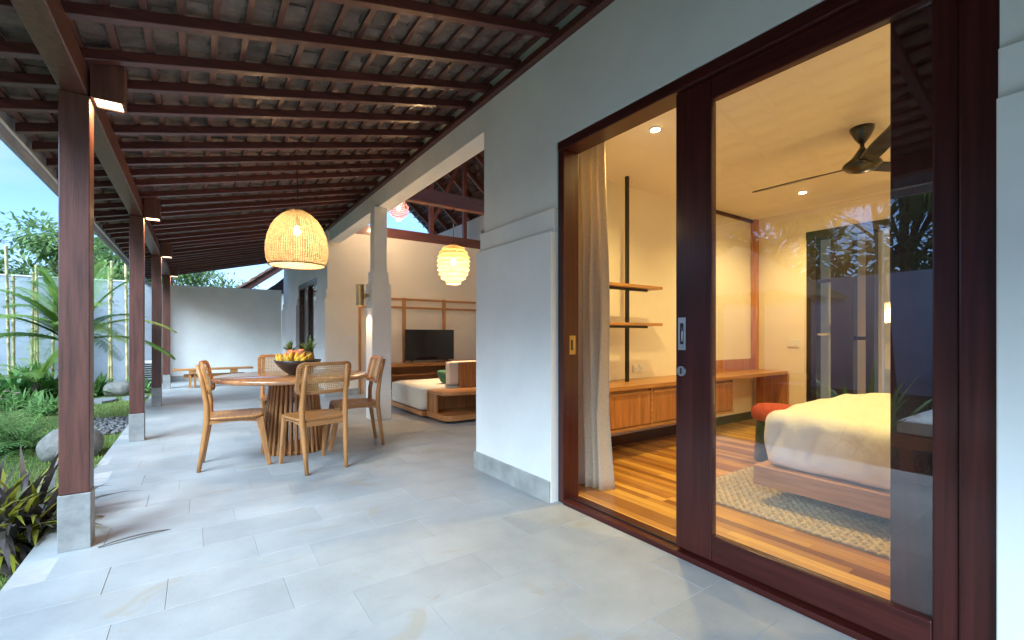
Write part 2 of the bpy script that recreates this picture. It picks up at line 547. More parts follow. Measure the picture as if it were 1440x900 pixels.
MAT['rug'] = M('jute_rug', (0.52, 0.41, 0.23), 0.95, var=0.25, scale=38, bump=0.4, bscale=160, coords='World')
MAT['pebble_rug'] = M('terrazzo', (0.42, 0.38, 0.30), 0.6, var=0.5, scale=60, contrast=(0.42, 0.58), coords='World')
MAT['weave'] = M('rattan_weave', (0.36, 0.28, 0.165), 0.6, var=0.3, scale=30, trans=0.25)
MAT['weave2'] = M('paper_fibre', (0.20, 0.14, 0.06), 0.7, var=0.3, scale=25, trans=0.28)
MAT['weave_dark'] = M('purple_brown_wicker', (0.07, 0.025, 0.035), 0.6, var=0.3, scale=30)
MAT['bowl'] = M('dark_wood_bowl', (0.030, 0.022, 0.019), 0.4, var=0.4, scale=7, stretch=(1, 1, 6), coat=0.1)
MAT['banana'] = M('banana_skin', (0.72, 0.44, 0.03), 0.45, var=0.3, scale=14, rand=0.12)
MAT['mango'] = M('mango_skin', (0.55, 0.10, 0.06), 0.35, col2=(0.72, 0.30, 0.14), scale=7, coat=0.2)
MAT['pine'] = M('pineapple_skin', (0.35, 0.20, 0.05), 0.7, var=0.6, scale=45, bump=0.8, bscale=60)
MAT['pineleaf'] = M('pineapple_leaf', (0.10, 0.19, 0.06), 0.5, var=0.4, scale=12, trans=0.2)
MAT['bulb'] = emit('bulb_glow', (1.0, 0.78, 0.45), 9.0)
MAT['lampglow'] = emit('lamp_diffuser', (1.0, 0.66, 0.36), 1.2)
MAT['lens'] = emit('downlight_lens', (1.0, 0.80, 0.48), 25.0)
MAT['lawn_soil'] = M('lawn_ground', (0.06, 0.09, 0.025), 0.95, col2=(0.11, 0.14, 0.04), scale=5, bump=0.5, bscale=60, coords='World')
MAT['grass'] = M('grass_blade', (0.18, 0.31, 0.06), 0.6, col2=(0.36, 0.43, 0.12), scale=3, trans=0.3, coords='World')
MAT['rock'] = M('boulder_stone', (0.22, 0.205, 0.18), 0.85, var=0.3, scale=14, bump=0.7, bscale=45, detail=9)
MAT['slate'] = M('slate_stone', (0.17, 0.18, 0.19), 0.7, var=0.3, scale=6, bump=0.5, bscale=30, rand=0.15)
MAT['pebble'] = M('grey_pebble', (0.13, 0.13, 0.135), 0.6, var=0.5, scale=18, coords='World', contrast=(0.4, 0.6))
MAT['leaf_palm'] = M('palm_leaf', (0.11, 0.25, 0.06), 0.45, col2=(0.33, 0.45, 0.10), scale=3, trans=0.4, coords='World')
MAT['leaf_fern'] = M('fern_leaf', (0.11, 0.26, 0.08), 0.5, col2=(0.27, 0.43, 0.12), scale=6, trans=0.35, coords='World')
MAT['leaf_big'] = M('broad_leaf', (0.07, 0.21, 0.06), 0.4, col2=(0.18, 0.36, 0.08), scale=5, trans=0.3, coords='World')
MAT['leaf_tree'] = M('tree_leaf', (0.12, 0.22, 0.07), 0.5, col2=(0.28, 0.38, 0.13), scale=1.2, trans=0.35, coords='World')
MAT['leaf_dark'] = M('purple_leaf', (0.05, 0.032, 0.038), 0.35, col2=(0.13, 0.115, 0.10), scale=10, trans=0.15, coords='World')
MAT['leaf_lime'] = M('lime_leaf', (0.24, 0.28, 0.03), 0.4, col2=(0.40, 0.34, 0.05), scale=10, trans=0.4, coords='World')
MAT['bark'] = M('bark', (0.12, 0.085, 0.055), 0.9, var=0.4, scale=10, stretch=(3, 3, 0.8), bump=0.6, bscale=20)
MAT['bamboo'] = M('yellow_bamboo', (0.50, 0.41, 0.20), 0.4, var=0.3, scale=6, stretch=(4, 4, 0.5), rand=0.15)
MAT['petal'] = M('pink_petal', (0.65, 0.32, 0.34), 0.6, var=0.2, scale=20)
MAT['thatch'] = M('thatch', (0.60, 0.50, 0.36), 0.95, var=0.4, scale=14, stretch=(1, 1, 0.3), trans=0.1, coords='World')
MAT['dark_gable'] = M('dark_gable_board', (0.07, 0.055, 0.05), 0.8, var=0.3, scale=6, stretch=(1, 1, 8))
MAT['red_tile'] = M('terracotta', (0.17, 0.085, 0.055), 0.85, var=0.35, scale=8, bump=0.5, bscale=30, rand=0.25)
MAT['bath'] = M('bath_wall', (0.58, 0.50, 0.34), 0.7, var=0.1, scale=3, coords='World')

# =================================================================== THE SETTING: ground and floors
m = MB(); m.box(-120, 120, -120, 200, -1.2, -0.13)
tag(m.build('ground', MAT['lawn_soil']), kind='structure')

terrace = tag(MB().box(-0.73, 2.62, -7.0, 14.3, -0.40, -0.0026).build('terrace_floor', MAT['joint']), kind='structure')
# paving beyond the picked-out tiles, and the living room floor
FAR_Y = 6.9
pf = MB(); pf.box(-0.73, 6.27, FAR_Y, 14.3, -0.05, 0.0); pf.build('paving', MAT['tile_far'], terrace)
MB().box(-0.73, 2.0, -7.0, -0.3, -0.05, 0.0).build('paving', MAT['tile_far'], terrace)
MB().box(3.93, 6.27, 3.40, FAR_Y, -0.05, 0.0).build('paving', MAT['tile_far'], terrace)
MB().box(2.55, 3.94, 3.40, FAR_Y, -0.3, -0.0031).build('paving_bed', MAT['joint'], terrace)
TW, TD, JG = 0.62, 0.30, 0.002
tile_me = {}
row = 0
y = -0.3
while y < FAR_Y - 0.01:
    x = -0.73 - (0.0 if row % 2 else 0.31) + (row * 7 % 3) * 0.07
    xmax = 2.05 if y < 3.4 else 3.93
    while x < xmax - 0.02:
        x0, x1 = max(x, -0.73), min(x + TW, xmax)
        if x1 - x0 > 0.05:
            key = round(x1 - x0, 3)
            if key not in tile_me:
                tile_me[key] = box_mesh('tile', MAT['tile'], key - JG, TD - JG, 0.03, 0.0012)
            piece('tile', tile_me[key], terrace, ((x0 + x1) / 2, y + TD / 2, random.uniform(-0.0006, 0.0006)))
        x += TW
    y += TD; row += 1

# =================================================================== VILLA: facade walls, columns
P = MAT['plaster']
fac = thing('villa_facade', 'long white plastered villa front with stepped bands, holding the sliding door', 'wall', (2.1, 3.0, 0))
Z1, Z2, ZT = 1.873, 2.034, 3.42
def stepped(x0, x1, y0, y1, top, sy0=1, sy1=1, sx1=1, skirt=True, par=fac, z2=None):
    """wall block that steps back by 25 mm at each of the two bands."""
    for name, a, z0, z1 in (('wall', 0.0, -0.02, Z1), ('band', 0.026, Z1, Z2), ('wall', 0.052, Z2, top)):
        MB().box(x0 + a, x1 - a * sx1, y0 + a * sy0, y1 - a * sy1, z0, z1).build(name, P, par, bevel=0.004 if z0 < Z2 else 0)
    if skirt:
        MB().box(x0 - 0.016, x1 - 0.01, y0 - 0.016 * sy0 + 0.004 * (1 - sy0), y1 + 0.016 * sy1 - 0.004 * (1 - sy1), -0.02, 0.145).build('skirting', MAT['skirt'], par, bevel=0.003)
XF = 2.00
stepped(XF, 2.20, 2.42, 3.44, 4.44, sy0=0, sy1=1, sx1=0)                    # pillar between the rooms
stepped(XF, 2.20, -7.0, 0.30, 4.44, sy0=0, sy1=0, sx1=0)                    # wall right of the door
MB().box(XF + 0.052, 2.248, 0.30, 2.42, 2.492, 4.44).build('lintel', P, fac)
MB().box(XF + 0.052, 2.248, 3.388, 9.049, 2.921, 4.44).build('ring_beam', P, fac)
stepped(XF - 0.03, 2.26, 9.05, 9.93, 4.44, sy0=0, sy1=0)              # second room
stepped(XF - 0.03, 2.26, 12.02, 14.29, 4.44, sy0=0, sy1=0)
MB().box(XF + 0.022, 2.20, 9.93, 12.02, 2.36, 4.44).build('lintel', P, fac)

colm = thing('stepped_column', 'slim white square column carrying the beam before the living room', 'column', (2.08, 6.28, 0))
for name, a, z0, z1 in (('shaft', 0.0, 0.0, Z1), ('band', 0.022, Z1, Z2), ('shaft', 0.044, Z2, 2.92)):
    MB().box(1.95 + a, 2.215 - a, 6.14 + a, 6.41 - a, z0, z1).build(name, P, colm, bevel=0.004)

# wall with the television
tvw = thing('television_wall', 'beige plaster wall behind the television with a recessed band', 'wall', (4.2, 9.1, 0))
PI_ = MAT['plaster_in']
MB().box(2.0225, 6.27, 9.03, 9.0495, -0.02, 3.14).build('wall', PI_, tvw)
MB().box(2.262, 6.27, 9.0496, 9.2, -0.02, 3.139).build('wall', PI_, tvw)
MB().box(1.97, 2.60, 8.98, 9.0295, -0.02, Z1).build('lower_facing', PI_, tvw, bevel=0.004)
MB().box(1.996, 2.60, 9.004, 9.0295, Z1, Z2).build('band', PI_, tvw, bevel=0.004)
MB().box(1.956, 2.60, 8.962, 8.9795, 0.0, 0.13).build('skirting', MAT['skirt'], tvw)
# living room back and side walls
lw = MB().box(6.27, 6.42, 3.40, 14.0, -0.02, 4.36).build('living_room_back_wall', PI_)
tag(lw, 'tall pale back wall of the living room seen above the tie beam', 'wall')
pw = MB().box(2.1995, 6.42, 3.245, 3.40, -0.02, 4.36).build('partition_wall', PI_)
tag(pw, 'cream partition wall behind the floating desk in the bedroom', 'wall')

# =================================================================== TERRACE ROOF
SL = 0.24
def zr(x): return 2.728 + SL * x      # underside of the rafters
roof = thing('terrace_roof', 'dark timber terrace roof of rafters, battens and clay tiles', 'roof', (0.6, 6.0, 2.5))
RY0, RY1, XE, XW = -6.2, 14.25, -0.98, 2.055
rm = MB()
hw = 0.026
rm.hexa([(XE, -hw, zr(XE)), (XW, -hw, zr(XW)), (XW, hw, zr(XW)), (XE, hw, zr(XE))],
        [(XE, -hw, zr(XE) + 0.058), (XW, -hw, zr(XW) + 0.058), (XW, hw, zr(XW) + 0.058), (XE, hw, zr(XE) + 0.058)])
rme = bpy.data.meshes.new('rafter'); rme.from_pydata(rm.v, [], rm.f); rme.materials.append(MAT['rafter']); rme.update()
ry = 2.50 - 0.367 * 23
RAFT = []
while ry < RY1 - 0.02:
    RAFT.append(ry)
    o = piece('rafter', rme, roof, (0, ry + random.uniform(-.008, .008), random.uniform(-0.005, 0.003)), rot=(random.uniform(-.03, .03), 0, random.uniform(-.003, .003)))
    bv = o.modifiers.new('bevel', 'BEVEL'); bv.width = 0.003; bv.segments = 1
    ry += 0.367
BX = 0.1475
nb = 0
x = XE + 0.03
BAT = []
while x < XW - 0.03:
    BAT.append(x)
    b = MB()
    z0 = zr(x) + 0.0585
    b.hexa([(x - 0.016, RY0, z0 - SL * .016), (x + 0.016, RY0, z0 + SL * .016), (x + 0.016, RY1, z0 + SL * .016), (x - 0.016, RY1, z0 - SL * .016)],
           [(x - 0.016, RY0, z0 + 0.026 - SL * .016), (x + 0.016, RY0, z0 + 0.026 + SL * .016), (x + 0.016, RY1, z0 + 0.026 + SL * .016), (x - 0.016, RY1, z0 + 0.026 - SL * .016)])
    b.build('batten', MAT['batten'], roof)
    x += BX
# clay tiles: hooked on a batten, lower end lying on the course below
def tile_shape():
    m = MB()
    n = 4
    W = 0.196
    L = 0.205
    top, bot = [], []
    for i in range(n + 1):
        yy = -W / 2 + W * i / n
        cz = 0.010 * math.cos(2 * PI * i / n)
        for xx, dz in ((-L, 0.016), (0.0, 0.0)):
            bot.append((xx, yy, cz + dz)); top.append((xx, yy, cz + dz + 0.014))
    vs = bot + top
    k = len(bot)
    fs = []
    for i in range(n):
        a = 2 * i
        fs.append((a, a + 1, a + 3, a + 2)[::-1]); fs.append((k + a, k + a + 1, k + a + 3, k + a + 2))
        fs.append((a, a + 2, k + a + 2, k + a)); fs.append((a + 1, k + a + 1, k + a + 3, a + 3))
    fs.append((0, k, k + 1, 1)); fs.append((2 * n, 2 * n + 1, k + 2 * n + 1, k + 2 * n))
    m.add(vs, fs)
    return m
ts = tile_shape()
tme = bpy.data.meshes.new('roof_tile'); tme.from_pydata(ts.v, [], ts.f); tme.materials.append(MAT['rooftile']); tme.update()
TL = []
pitch = math.atan(SL)
for r, bx in enumerate(BAT):
    y = RY0 + (0.09 if r % 2 else 0.0)
    while y < RY1:
        px = proj((bx, y, zr(bx) + 0.13))
        loc = (bx + 0.02, y, zr(bx + 0.02) + 0.0855 + random.uniform(0, 0.012))
        rot = (random.uniform(-0.03, 0.03), -pitch + random.uniform(-0.05, 0.02), random.uniform(-0.02, 0.02))
        vis = px is not None and -20 < px[0] < 850 and -20 < px[1] < 400
        TL.append((px[2] if vis else 99, loc, rot))
        y += 0.1835
TL.sort(key=lambda t: t[0])
rest = MB()
for i, (d, loc, rot) in enumerate(TL):
    if i < 300:
        piece('roof_tile', tme, roof, loc, (1, 1, 1), rot)
    else:
        mt = Matrix.Translation(loc) @ Matrix.Rotation(rot[1], 4, 'Y') @ Matrix.Rotation(rot[0], 4, 'X')
        rest.add([mt @ Vector(v) for v in ts.v], ts.f)
tag(rest.build('far_roof_tiles', MAT['rooftile'], roof), kind='stuff')
dk = MB()
dk.hexa([(XE - .1, RY0, zr(XE - .1) + 0.163), (XW, RY0, zr(XW) + 0.163), (XW, RY1, zr(XW) + 0.163), (XE - .1, RY1, zr(XE - .1) + 0.163)],
        [(XE - .1, RY0, zr(XE - .1) + 0.193), (XW, RY0, zr(XW) + 0.193), (XW, RY1, zr(XW) + 0.193), (XE - .1, RY1, zr(XE - .1) + 0.193)])
dk.build('light_stop_sheet', MAT['rooftile'], roof)  # added sheet above the tiles, stops sky light leaking through
# wall plate, long post beam, eave board and white line of light
MB().box(1.995, 2.048, RY0, 14.28, 3.145, 3.195).build('wall_plate', MAT['rafter'], roof, bevel=0.004)
MB().box(2.012, 2.049, RY0, 14.28, 3.1955, 3.212).build('wall_plate', MAT['rafter'], roof)
MB().box(-0.60, -0.485, RY0, RY1, 2.455, 2.603).build('post_beam', MAT['post'], roof, bevel=0.006)
MB().box(-1.03, -1.005, RY0, RY1, 2.40, 2.66).build('eave_board', MAT['render'], roof)
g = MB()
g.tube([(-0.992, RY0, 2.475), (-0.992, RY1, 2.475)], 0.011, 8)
g.build('eave_light_line', MAT['white_pl'], roof)  # white tube drawn as the bright gap of light along the eave

# posts with their lamps
post0 = None
def post(y, label):
    t = thing('timber_post', label, 'post', (-0.54, y, 0), 'timber posts along the terrace edge')
    MB().box(-0.602, -0.478, y - 0.062, y + 0.062, 0.302, 2.454).build('shaft', MAT['post'], t, bevel=0.005)
    MB().box(-0.606, -0.474, y - 0.066, y + 0.066, 0.0, 0.30).build('stone_sleeve', MAT['sleeve'], t, bevel=0.003)
    return t
def post_lamp(y, label):
    t = thing('post_lamp', label, 'lamp', (-0.40, y, 2.44), 'box lamps on the timber posts')
    b = MB()
    x0, x1, y0, y1, z0, z1 = -0.474, -0.335, y - 0.075, y + 0.075, 2.445, 2.668
    b.box(x0, x1, y0, y0 + .012, z0, z1); b.box(x0, x1, y1 - .012, y1, z0, z1)
    b.box(x0, x0 + .012, y0 + .0121, y1 - .0121, z0, z1); b.box(x1 - .012, x1, y0 + .0121, y1 - .0121, z0, z1)
    b.build('housing', MAT['post'], t)
    MB().box(x0 + .013, x1 - .013, y0 + .013, y1 - .013, z0 + .006, z0 + .016).build('diffuser', MAT['lampglow'], t)
    l = bpy.data.lights.new('post_lamp_light', 'AREA'); l.shape = 'SQUARE'; l.size = 0.09; l.energy = 1.2; l.color = (1.0, 0.62, 0.32)
    lo = bpy.data.objects.new('post_lamp_light', l); C.objects.link(lo); lo.parent = t
    lo.location = (0, 0, 0.0)
POSTY = [3.40, 6.46, 9.44, 12.42]
for yy, a in zip(POSTY, ('beside the dark purple-leaved plant', 'beside the patch of grey pebbles', 'between the pebble patch and the long bench', 'nearest the end of the long bench')):
    post(yy, 'brown timber post in a stone sleeve ' + a)
for yy, a in zip(POSTY, ('beside the purple-leaved plant', 'beside the pebble patch', 'between the pebbles and the bench', 'near the bench end')):
    post_lamp(yy, 'glowing wooden box lamp high on the timber post ' + a)

# =================================================================== LIVING ROOM ROOF (open trusses)
lr = thing('pavilion_roof', 'steep open gable roof with red-brown trusses above the living room', 'roof', (4.2, 8, 3.1))
ZE, XR, S2 = 4.36, 4.18, 0.86
def zl(x): return ZE + S2 * (6.35 - x) if x >= XR else ZE + S2 * (x - 2.01)
zrdg = zl(XR)
LY0, LY1 = 3.3, 13.9
# slopes
for nm, xe in (('slope', 6.75), ('slope', 1.60)):
    ze = zl(xe)
    q = MB()
    q.hexa([(XR, LY0, zrdg + .16), (xe, LY0, ze + .16), (xe, LY1, ze + .16), (XR, LY1, zrdg + .16)],
           [(XR, LY0, zrdg + .22), (xe, LY0, ze + .22), (xe, LY1, ze + .22), (XR, LY1, zrdg + .22)])
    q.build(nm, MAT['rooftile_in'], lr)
y = LY0 + 0.2
while y < LY1:
    b = MB(); b.bar((XR + .02, y, zrdg + .045), (6.6, y, zl(6.6) + .045), 0.055, 0.10); b.build('rafter', MAT['beam'], lr)
    y += 0.70
for k in range(14):
    xx = 6.4 - k * 0.155
    b = MB(); b.bar((xx, LY0, zl(xx) + .118), (xx, LY1, zl(xx) + .118), 0.03, 0.03); b.build('batten', MAT['batten'], lr)
# roof tiles of the far slope as seen between the battens
tl = MB()
for k in range(15):
    xx = 6.52 - k * 0.155
    y = LY0
    while y < LY1:
        p = Vector((xx, y, zl(xx) + .13 + random.uniform(0, .015)))
        mt = Matrix.Translation(p) @ Matrix.Rotation(math.atan(S2) + random.uniform(-.1, .02), 4, 'Y') @ Matrix.Rotation(PI, 4, 'Z')
        tl.add([mt @ Vector(v) for v in ts.v], ts.f)
        y += 0.19
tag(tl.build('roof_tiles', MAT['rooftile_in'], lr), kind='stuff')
MB().box(4.93, 5.06, LY0, LY1, zl(5.0) - .15, zl(5.0) - .02).build('purlin', MAT['beam'], lr)
MB().box(XR - .06, XR + .06, LY0, LY1, zrdg - .16, zrdg - .02).build('ridge_beam', MAT['beam'], lr)
for ty, z0 in ((6.28, 3.105), (9.115, 3.141)):
    MB().box(2.256, 6.265, ty - .065, ty + .065, z0, z0 + 0.205).build('tie_beam', MAT['beam'], lr, bevel=0.005)
    MB().box(XR - .045, XR + .045, ty - .045, ty + .045, z0 + .206, zrdg - .161).build('king_post', MAT['beam'], lr)
    MB().box(4.96, 5.04, ty - .04, ty + .04, z0 + .206, zl(5.0) - .151).build('queen_post', MAT['beam'], lr)
    b = MB(); b.bar((XR + .05, ty, z0 + .5), (4.95, ty, zl(4.95) - .35), 0.06, 0.07); b.build('strut', MAT['beam'], lr)

# =================================================================== GARDEN WALLS AND NEIGHBOUR
w = MB().box(-0.726, 1.968, 14.305, 14.46, -0.02, 2.40).build('end_wall', P)
tag(w, 'white plastered wall closing the terrace behind the bench', 'wall')
cp = MB().box(-0.75, 1.968, 14.28, 14.49, 2.401, 2.43).build('coping', P, w)
MB().box(-0.72, 1.968, 14.272, 14.304, -0.01, 0.13).build('skirting', MAT['skirt'], w)
w = MB().box(-9.0, -0.727, 14.0, 14.2, -0.3, 2.42).build('garden_wall', MAT['render'])
tag(w, 'grey-blue rendered garden wall behind the bamboo', 'wall')
MB().box(-9.02, -0.72, 13.985, 14.215, 2.421, 2.45).build('coping', P, w)
w = MB().box(-8.7, -8.5, -8.0, 13.99, -0.3, 2.55).build('side_garden_wall', MAT['lilac'])
tag(w, 'lilac-grey garden wall mirrored in the bedroom glass', 'wall')

nh = thing('neighbour_house', 'small neighbouring house with a tiled gable roof over the end wall', 'house', (3, 18, -.13))
MB().box(2.0, 7.0, 16.2, 22.0, -0.13, 2.75).build('wall', P, nh)
gb = MB(); gb.add([(1.75, 16.15, 2.5), (6.5, 16.15, 2.5), (4.3, 16.15, 4.9), (1.75, 16.19, 2.5), (6.5, 16.19, 2.5), (4.3, 16.19, 4.9)], [(0, 1, 2), (3, 5, 4), (0, 3, 4, 1), (1, 4, 5, 2), (2, 5, 3, 0)])
gb.build('gable', MAT['dark_gable'], nh)
q = MB(); q.hexa([(0.95, 15.7, 2.40), (4.3, 15.7, 4.95), (4.3, 22, 4.95), (0.95, 22, 2.40)], [(0.95, 15.7, 2.48), (4.3, 15.7, 5.03), (4.3, 22, 5.03), (0.95, 22, 2.48)])
nr = q.build('roof', MAT['red_tile'], nh)
bm_ = box_mesh('roof_tile', MAT['red_tile'], 0.34, 0.32, 0.05)
ang = math.atan2(2.55, 3.35)
for i in range(11):
    for j in range(4):
        t = 0.02 + i * 0.26
        piece('roof_tile', bm_, nr, (0.95 + t * math.cos(ang) + .1, 15.75 + j * .33, 2.56 + t * math.sin(ang) + .06 + random.uniform(0, .02)), rot=(0, -ang + .08, random.uniform(-.03, .03)))
MB().bar((1.0, 15.68, 2.42), (4.3, 15.68, 4.95), .05, .16).build('barge_board', MAT['post'], nh)

# =================================================================== BEDROOM SHELL
FZ = 0.02
bfloor = tag(MB().box(2.16, 6.26, -1.5, 3.24, -0.3, FZ - 0.014).build('bedroom_floor', MAT['underfloor']), kind='structure')
PWD = 0.064
pme = box_mesh('plank', MAT['plank'], 1, 1, 0.014)
nrow = int((6.25 - 2.165) / PWD)
for r in range(nrow):
    x = 2.165 + PWD * (r + .5)
    y = -0.6 - random.uniform(0, .8)
    while y < 3.24:
        L_ = random.uniform(0.75, 1.5)
        y1 = min(y + L_, 3.24)
        if y1 > -0.5 and y1 - y > 0.02:
            piece('plank', pme, bfloor, (x, (y + y1) / 2, FZ + random.uniform(-.0004, .0004)), (PWD - .0015, y1 - y - .0015, 1))
        y = y1
MB().box(2.165, 6.25, -1.5, -0.62, FZ - .0135, FZ).build('boarding', MAT['plank'], bfloor)
bc = MB().box(2.15, 6.30, -1.6, 3.244, 2.72, 2.86).build('bedroom_ceiling', MAT['ceiling'])
tag(bc, kind='structure')
bw = MB(); bw.box(6.27, 6.40, 2.585, 3.244, -0.02, 2.719); bw.box(6.27, 6.40, -1.5, 2.585, 2.44, 2.719)
bw = bw.build('bedroom_back_wall', PI_); tag(bw, 'cream back wall of the bedroom with the light switch', 'wall')
sw = MB().box(2.30, 6.27, -1.65, -1.5, -0.02, 2.719).build('bedroom_side_wall', PI_); tag(sw, 'cream side wall behind the head of the bed', 'wall')
MB().box(2.31, 6.26, 3.228, 3.2445, FZ, FZ + 0.10).build('skirting_board', MAT['frame_y'], pw)

# bathroom behind the bedroom
br = MB()
br.box(6.41, 9.3, -1.5, 3.244, -0.3, FZ - .004)
tag(br.build('bathroom_floor', MAT['skirt']), kind='structure')
b1 = MB(); b1.box(9.0, 9.15, -1.5, 3.244, 0, 2.8); b1 = b1.build('bathroom_wall', MAT['bath']); tag(b1, 'warm lit bathroom wall behind the hanging lamp', 'wall')
MB().box(8.93, 8.999, -1.5, 3.24, FZ, 0.62).build('ledge', MAT['skirt'], b1)
tag(MB().box(6.40, 9.15, -1.6, 3.244, 2.721, 2.86).build('bathroom_ceiling', MAT['ceiling']), kind='structure')
b2 = MB().box(6.95, 7.05, 2.02, 3.244, 0.016, 2.72).build('bathroom_screen_wall', PI_); tag(b2, 'white bathroom screen wall seen between the dark door uprights', 'wall')
bd = thing('bathroom_door_frame', 'dark timber portal with uprights leading from bedroom to bathroom', 'door', (6.33, 2.2, FZ))
MB().box(6.25, 6.41, 1.0, 2.584, 2.34, 2.439).build('head', MAT['dark_shaded_wood'], bd, bevel=.004)
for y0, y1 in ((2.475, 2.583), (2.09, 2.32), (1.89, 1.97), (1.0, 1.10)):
    MB().box(6.262, 6.40, y0, y1, FZ, 2.339).build('upright', MAT['dark_shaded_wood'], bd, bevel=.004)
MB().box(6.30, 6.36, 2.3201, 2.4749, 1.15, 1.18).build('rail', MAT['chrome'], bd)
MB().box(6.30, 6.36, 2.3201, 2.4749, 1.80, 1.84).build('rail', MAT['dark_shaded_wood'], bd)
MB().box(6.30, 6.36, 1.9701, 2.0899, 1.10, 1.14).build('rail', MAT['dark_shaded_wood'], bd)
tag(MB().box(6.27, 6.40, -1.5, 0.999, -0.02, 2.439).build('wardrobe_wall', PI_), 'cream wall panel right of the bathroom portal', 'wall')

# =================================================================== SLIDING DOOR
FY, FZm = MAT['frame_y'], MAT['frame_z']
df = thing('door_frame', 'dark mahogany outer frame and sill of the wide bedroom doorway', 'door frame', (2.13, 1.3, 0))
MB().box(2.062, 2.205, 2.360, 2.418, 0.0, 2.4245).build('jamb', FZm, df, bevel=.006)
MB().box(2.062, 2.205, 0.302, 0.395, 0.0, 2.4245).build('jamb', FZm, df, bevel=.006)
MB().box(2.058, 2.208, 0.302, 2.418, 2.425, 2.49).build('head', FY, df, bevel=.006)
MB().box(2.055, 2.21, 0.3955, 2.3595, -0.005, 0.026).build('sill', FY, df, bevel=.004)
MB().box(2.115, 2.125, 0.40, 2.359, 0.0262, 0.034).build('track', MAT['black'], df)
MB().box(2.118, 2.172, 2.3585, 2.3599, 1.02, 1.15).build('strike_plate', MAT['brass'], df)
MB().box(2.128, 2.150, 2.3578, 2.3584, 1.05, 1.12).build('strike_slot', MAT['black'], df)
dl = thing('sliding_door', 'dark mahogany sliding door leaf with a tall glass pane', 'door', (2.12, 0.9, 0.03))
X0, X1 = 2.085, 2.130
MB().box(X0, X1, 1.285, 1.488, 0.036, 2.424).build('stile', FZm, dl, bevel=.006)
MB().box(X0, X1, 0.396, 0.466, 0.036, 2.424).build('stile', FZm, dl, bevel=.006)
MB().box(X0, X1, 0.4662, 1.2848, 2.315, 2.4235).build('top_rail', FY, dl, bevel=.005)
MB().box(X0, X1, 0.4662, 1.2848, 0.037, 0.163).build('bottom_rail', FY, dl, bevel=.005)
MB().box(X0 + .02, X0 + .026, 0.4665, 1.2845, 0.1632, 2.3148).build('pane', MAT['glass'], dl)
hp = MB(); hp.box(X0 - .0025, X0 - .0002, 1.428, 1.472, 1.075, 1.245)
hp = hp.build('handle', MAT['chrome'], dl, bevel=.001)
MB().box(X0 - .0034, X0 - .0027, 1.440, 1.460, 1.105, 1.215).build('finger_pull', MAT['black'], hp)
MB().tube([(X0 - .004, 1.447, 1.12), (X0 - .004, 1.447, 1.20)], .003, 8).build('pull_rim', MAT['chrome'], hp)
lk = MB(); lk.tube([(X0 - .010, 1.450, 0.965), (X0 - .0001, 1.450, 0.965)], .026, 20); lk = lk.build('lock', MAT['chrome'], dl)
MB().box(X0 - .0112, X0 - .0102, 1.446, 1.454, 0.950, 0.982).build('keyhole', MAT['black'], lk)
fl = thing('fixed_door_leaf', 'dark inner door leaf stile behind the right edge of the glass', 'door', (2.18, 0.5, 0.03))
MB().box(2.150, 2.200, 0.396, 0.60, 0.027, 2.424).build('stile', FZm, fl, bevel=.004)

# second room door, far along the terrace
d2 = thing('glazed_door', 'narrow dark framed glazed door far along the white facade', 'door', (2.05, 11, 0))
for y0, y1 in ((9.932, 10.05), (11.9, 12.018), (10.92, 11.03)):
    MB().box(2.04, 2.16, y0, y1, 0.0, 2.24).build('stile', FZm, d2, bevel=.004)
MB().box(2.035, 2.165, 9.932, 12.018, 2.2405, 2.358).build('head', FY, d2)
MB().box(2.03, 2.16, 9.932, 12.018, -0.01, 0.0).build('sill', FY, d2)
for y0, y1 in ((10.051, 10.919), (11.031, 11.899)):
    MB().box(2.09, 2.096, y0, y1, 0.10, 2.24).build('pane', MAT['glass'], d2)
    MB().box(2.07, 2.12, y0, y1, 0.001, 0.099).build('bottom_rail', FY, d2)
tag(MB().box(2.27, 4.0, 9.3, 14.2, 2.7, 2.75).build('second_room_ceiling', MAT['ceiling']), kind='structure')
tag(MB().box(3.6, 3.7, 9.3, 14.2, 0.001, 2.7).build('second_room_wall', PI_), 'pale inner wall behind the far glazed door', 'wall')

# =================================================================== DINING TABLE
TX, TY = 0.81, 5.06
TZ = 0.755
tb = thing('dining_table', 'round teak dining table on a slatted drum base', 'table', (TX, TY, 0))
RT = 0.71
MB().lathe([(0, TZ - .042), (RT - .03, TZ - .042), (RT - .006, TZ - .034), (RT, TZ - .02), (RT - .003, TZ - .004), (RT - .010, TZ), (0, TZ)], (TX, TY, 0), 96).build('table_top', MAT['tabletop'], tb)
MB().lathe([(0.10, 0.0), (0.262, 0.0), (0.262, 0.035), (0.10, 0.035)], (TX, TY, 0), 48).build('base_ring', MAT['teak'], tb)
MB().lathe([(0.10, 0.675), (0.188, 0.675), (0.188, 0.712), (0.10, 0.712)], (TX, TY, 0), 48).build('top_ring', MAT['teak'], tb)
NS = 34
sm = MB(); sm.bar((0.282, 0, 0.0), (0.205, 0, 0.712), 0.024, 0.030, up=(1, 0, 0.1))
sme = bpy.data.meshes.new('slat'); sme.from_pydata(sm.v, [], sm.f); sme.materials.append(MAT['teak']); sme.update()
for k in range(NS):
    o = piece('slat', sme, tb, (TX, TY, 0), rot=(0, 0, 2 * PI * k / NS))
    bv = o.modifiers.new('bevel', 'BEVEL'); bv.width = 0.004; bv.segments = 1

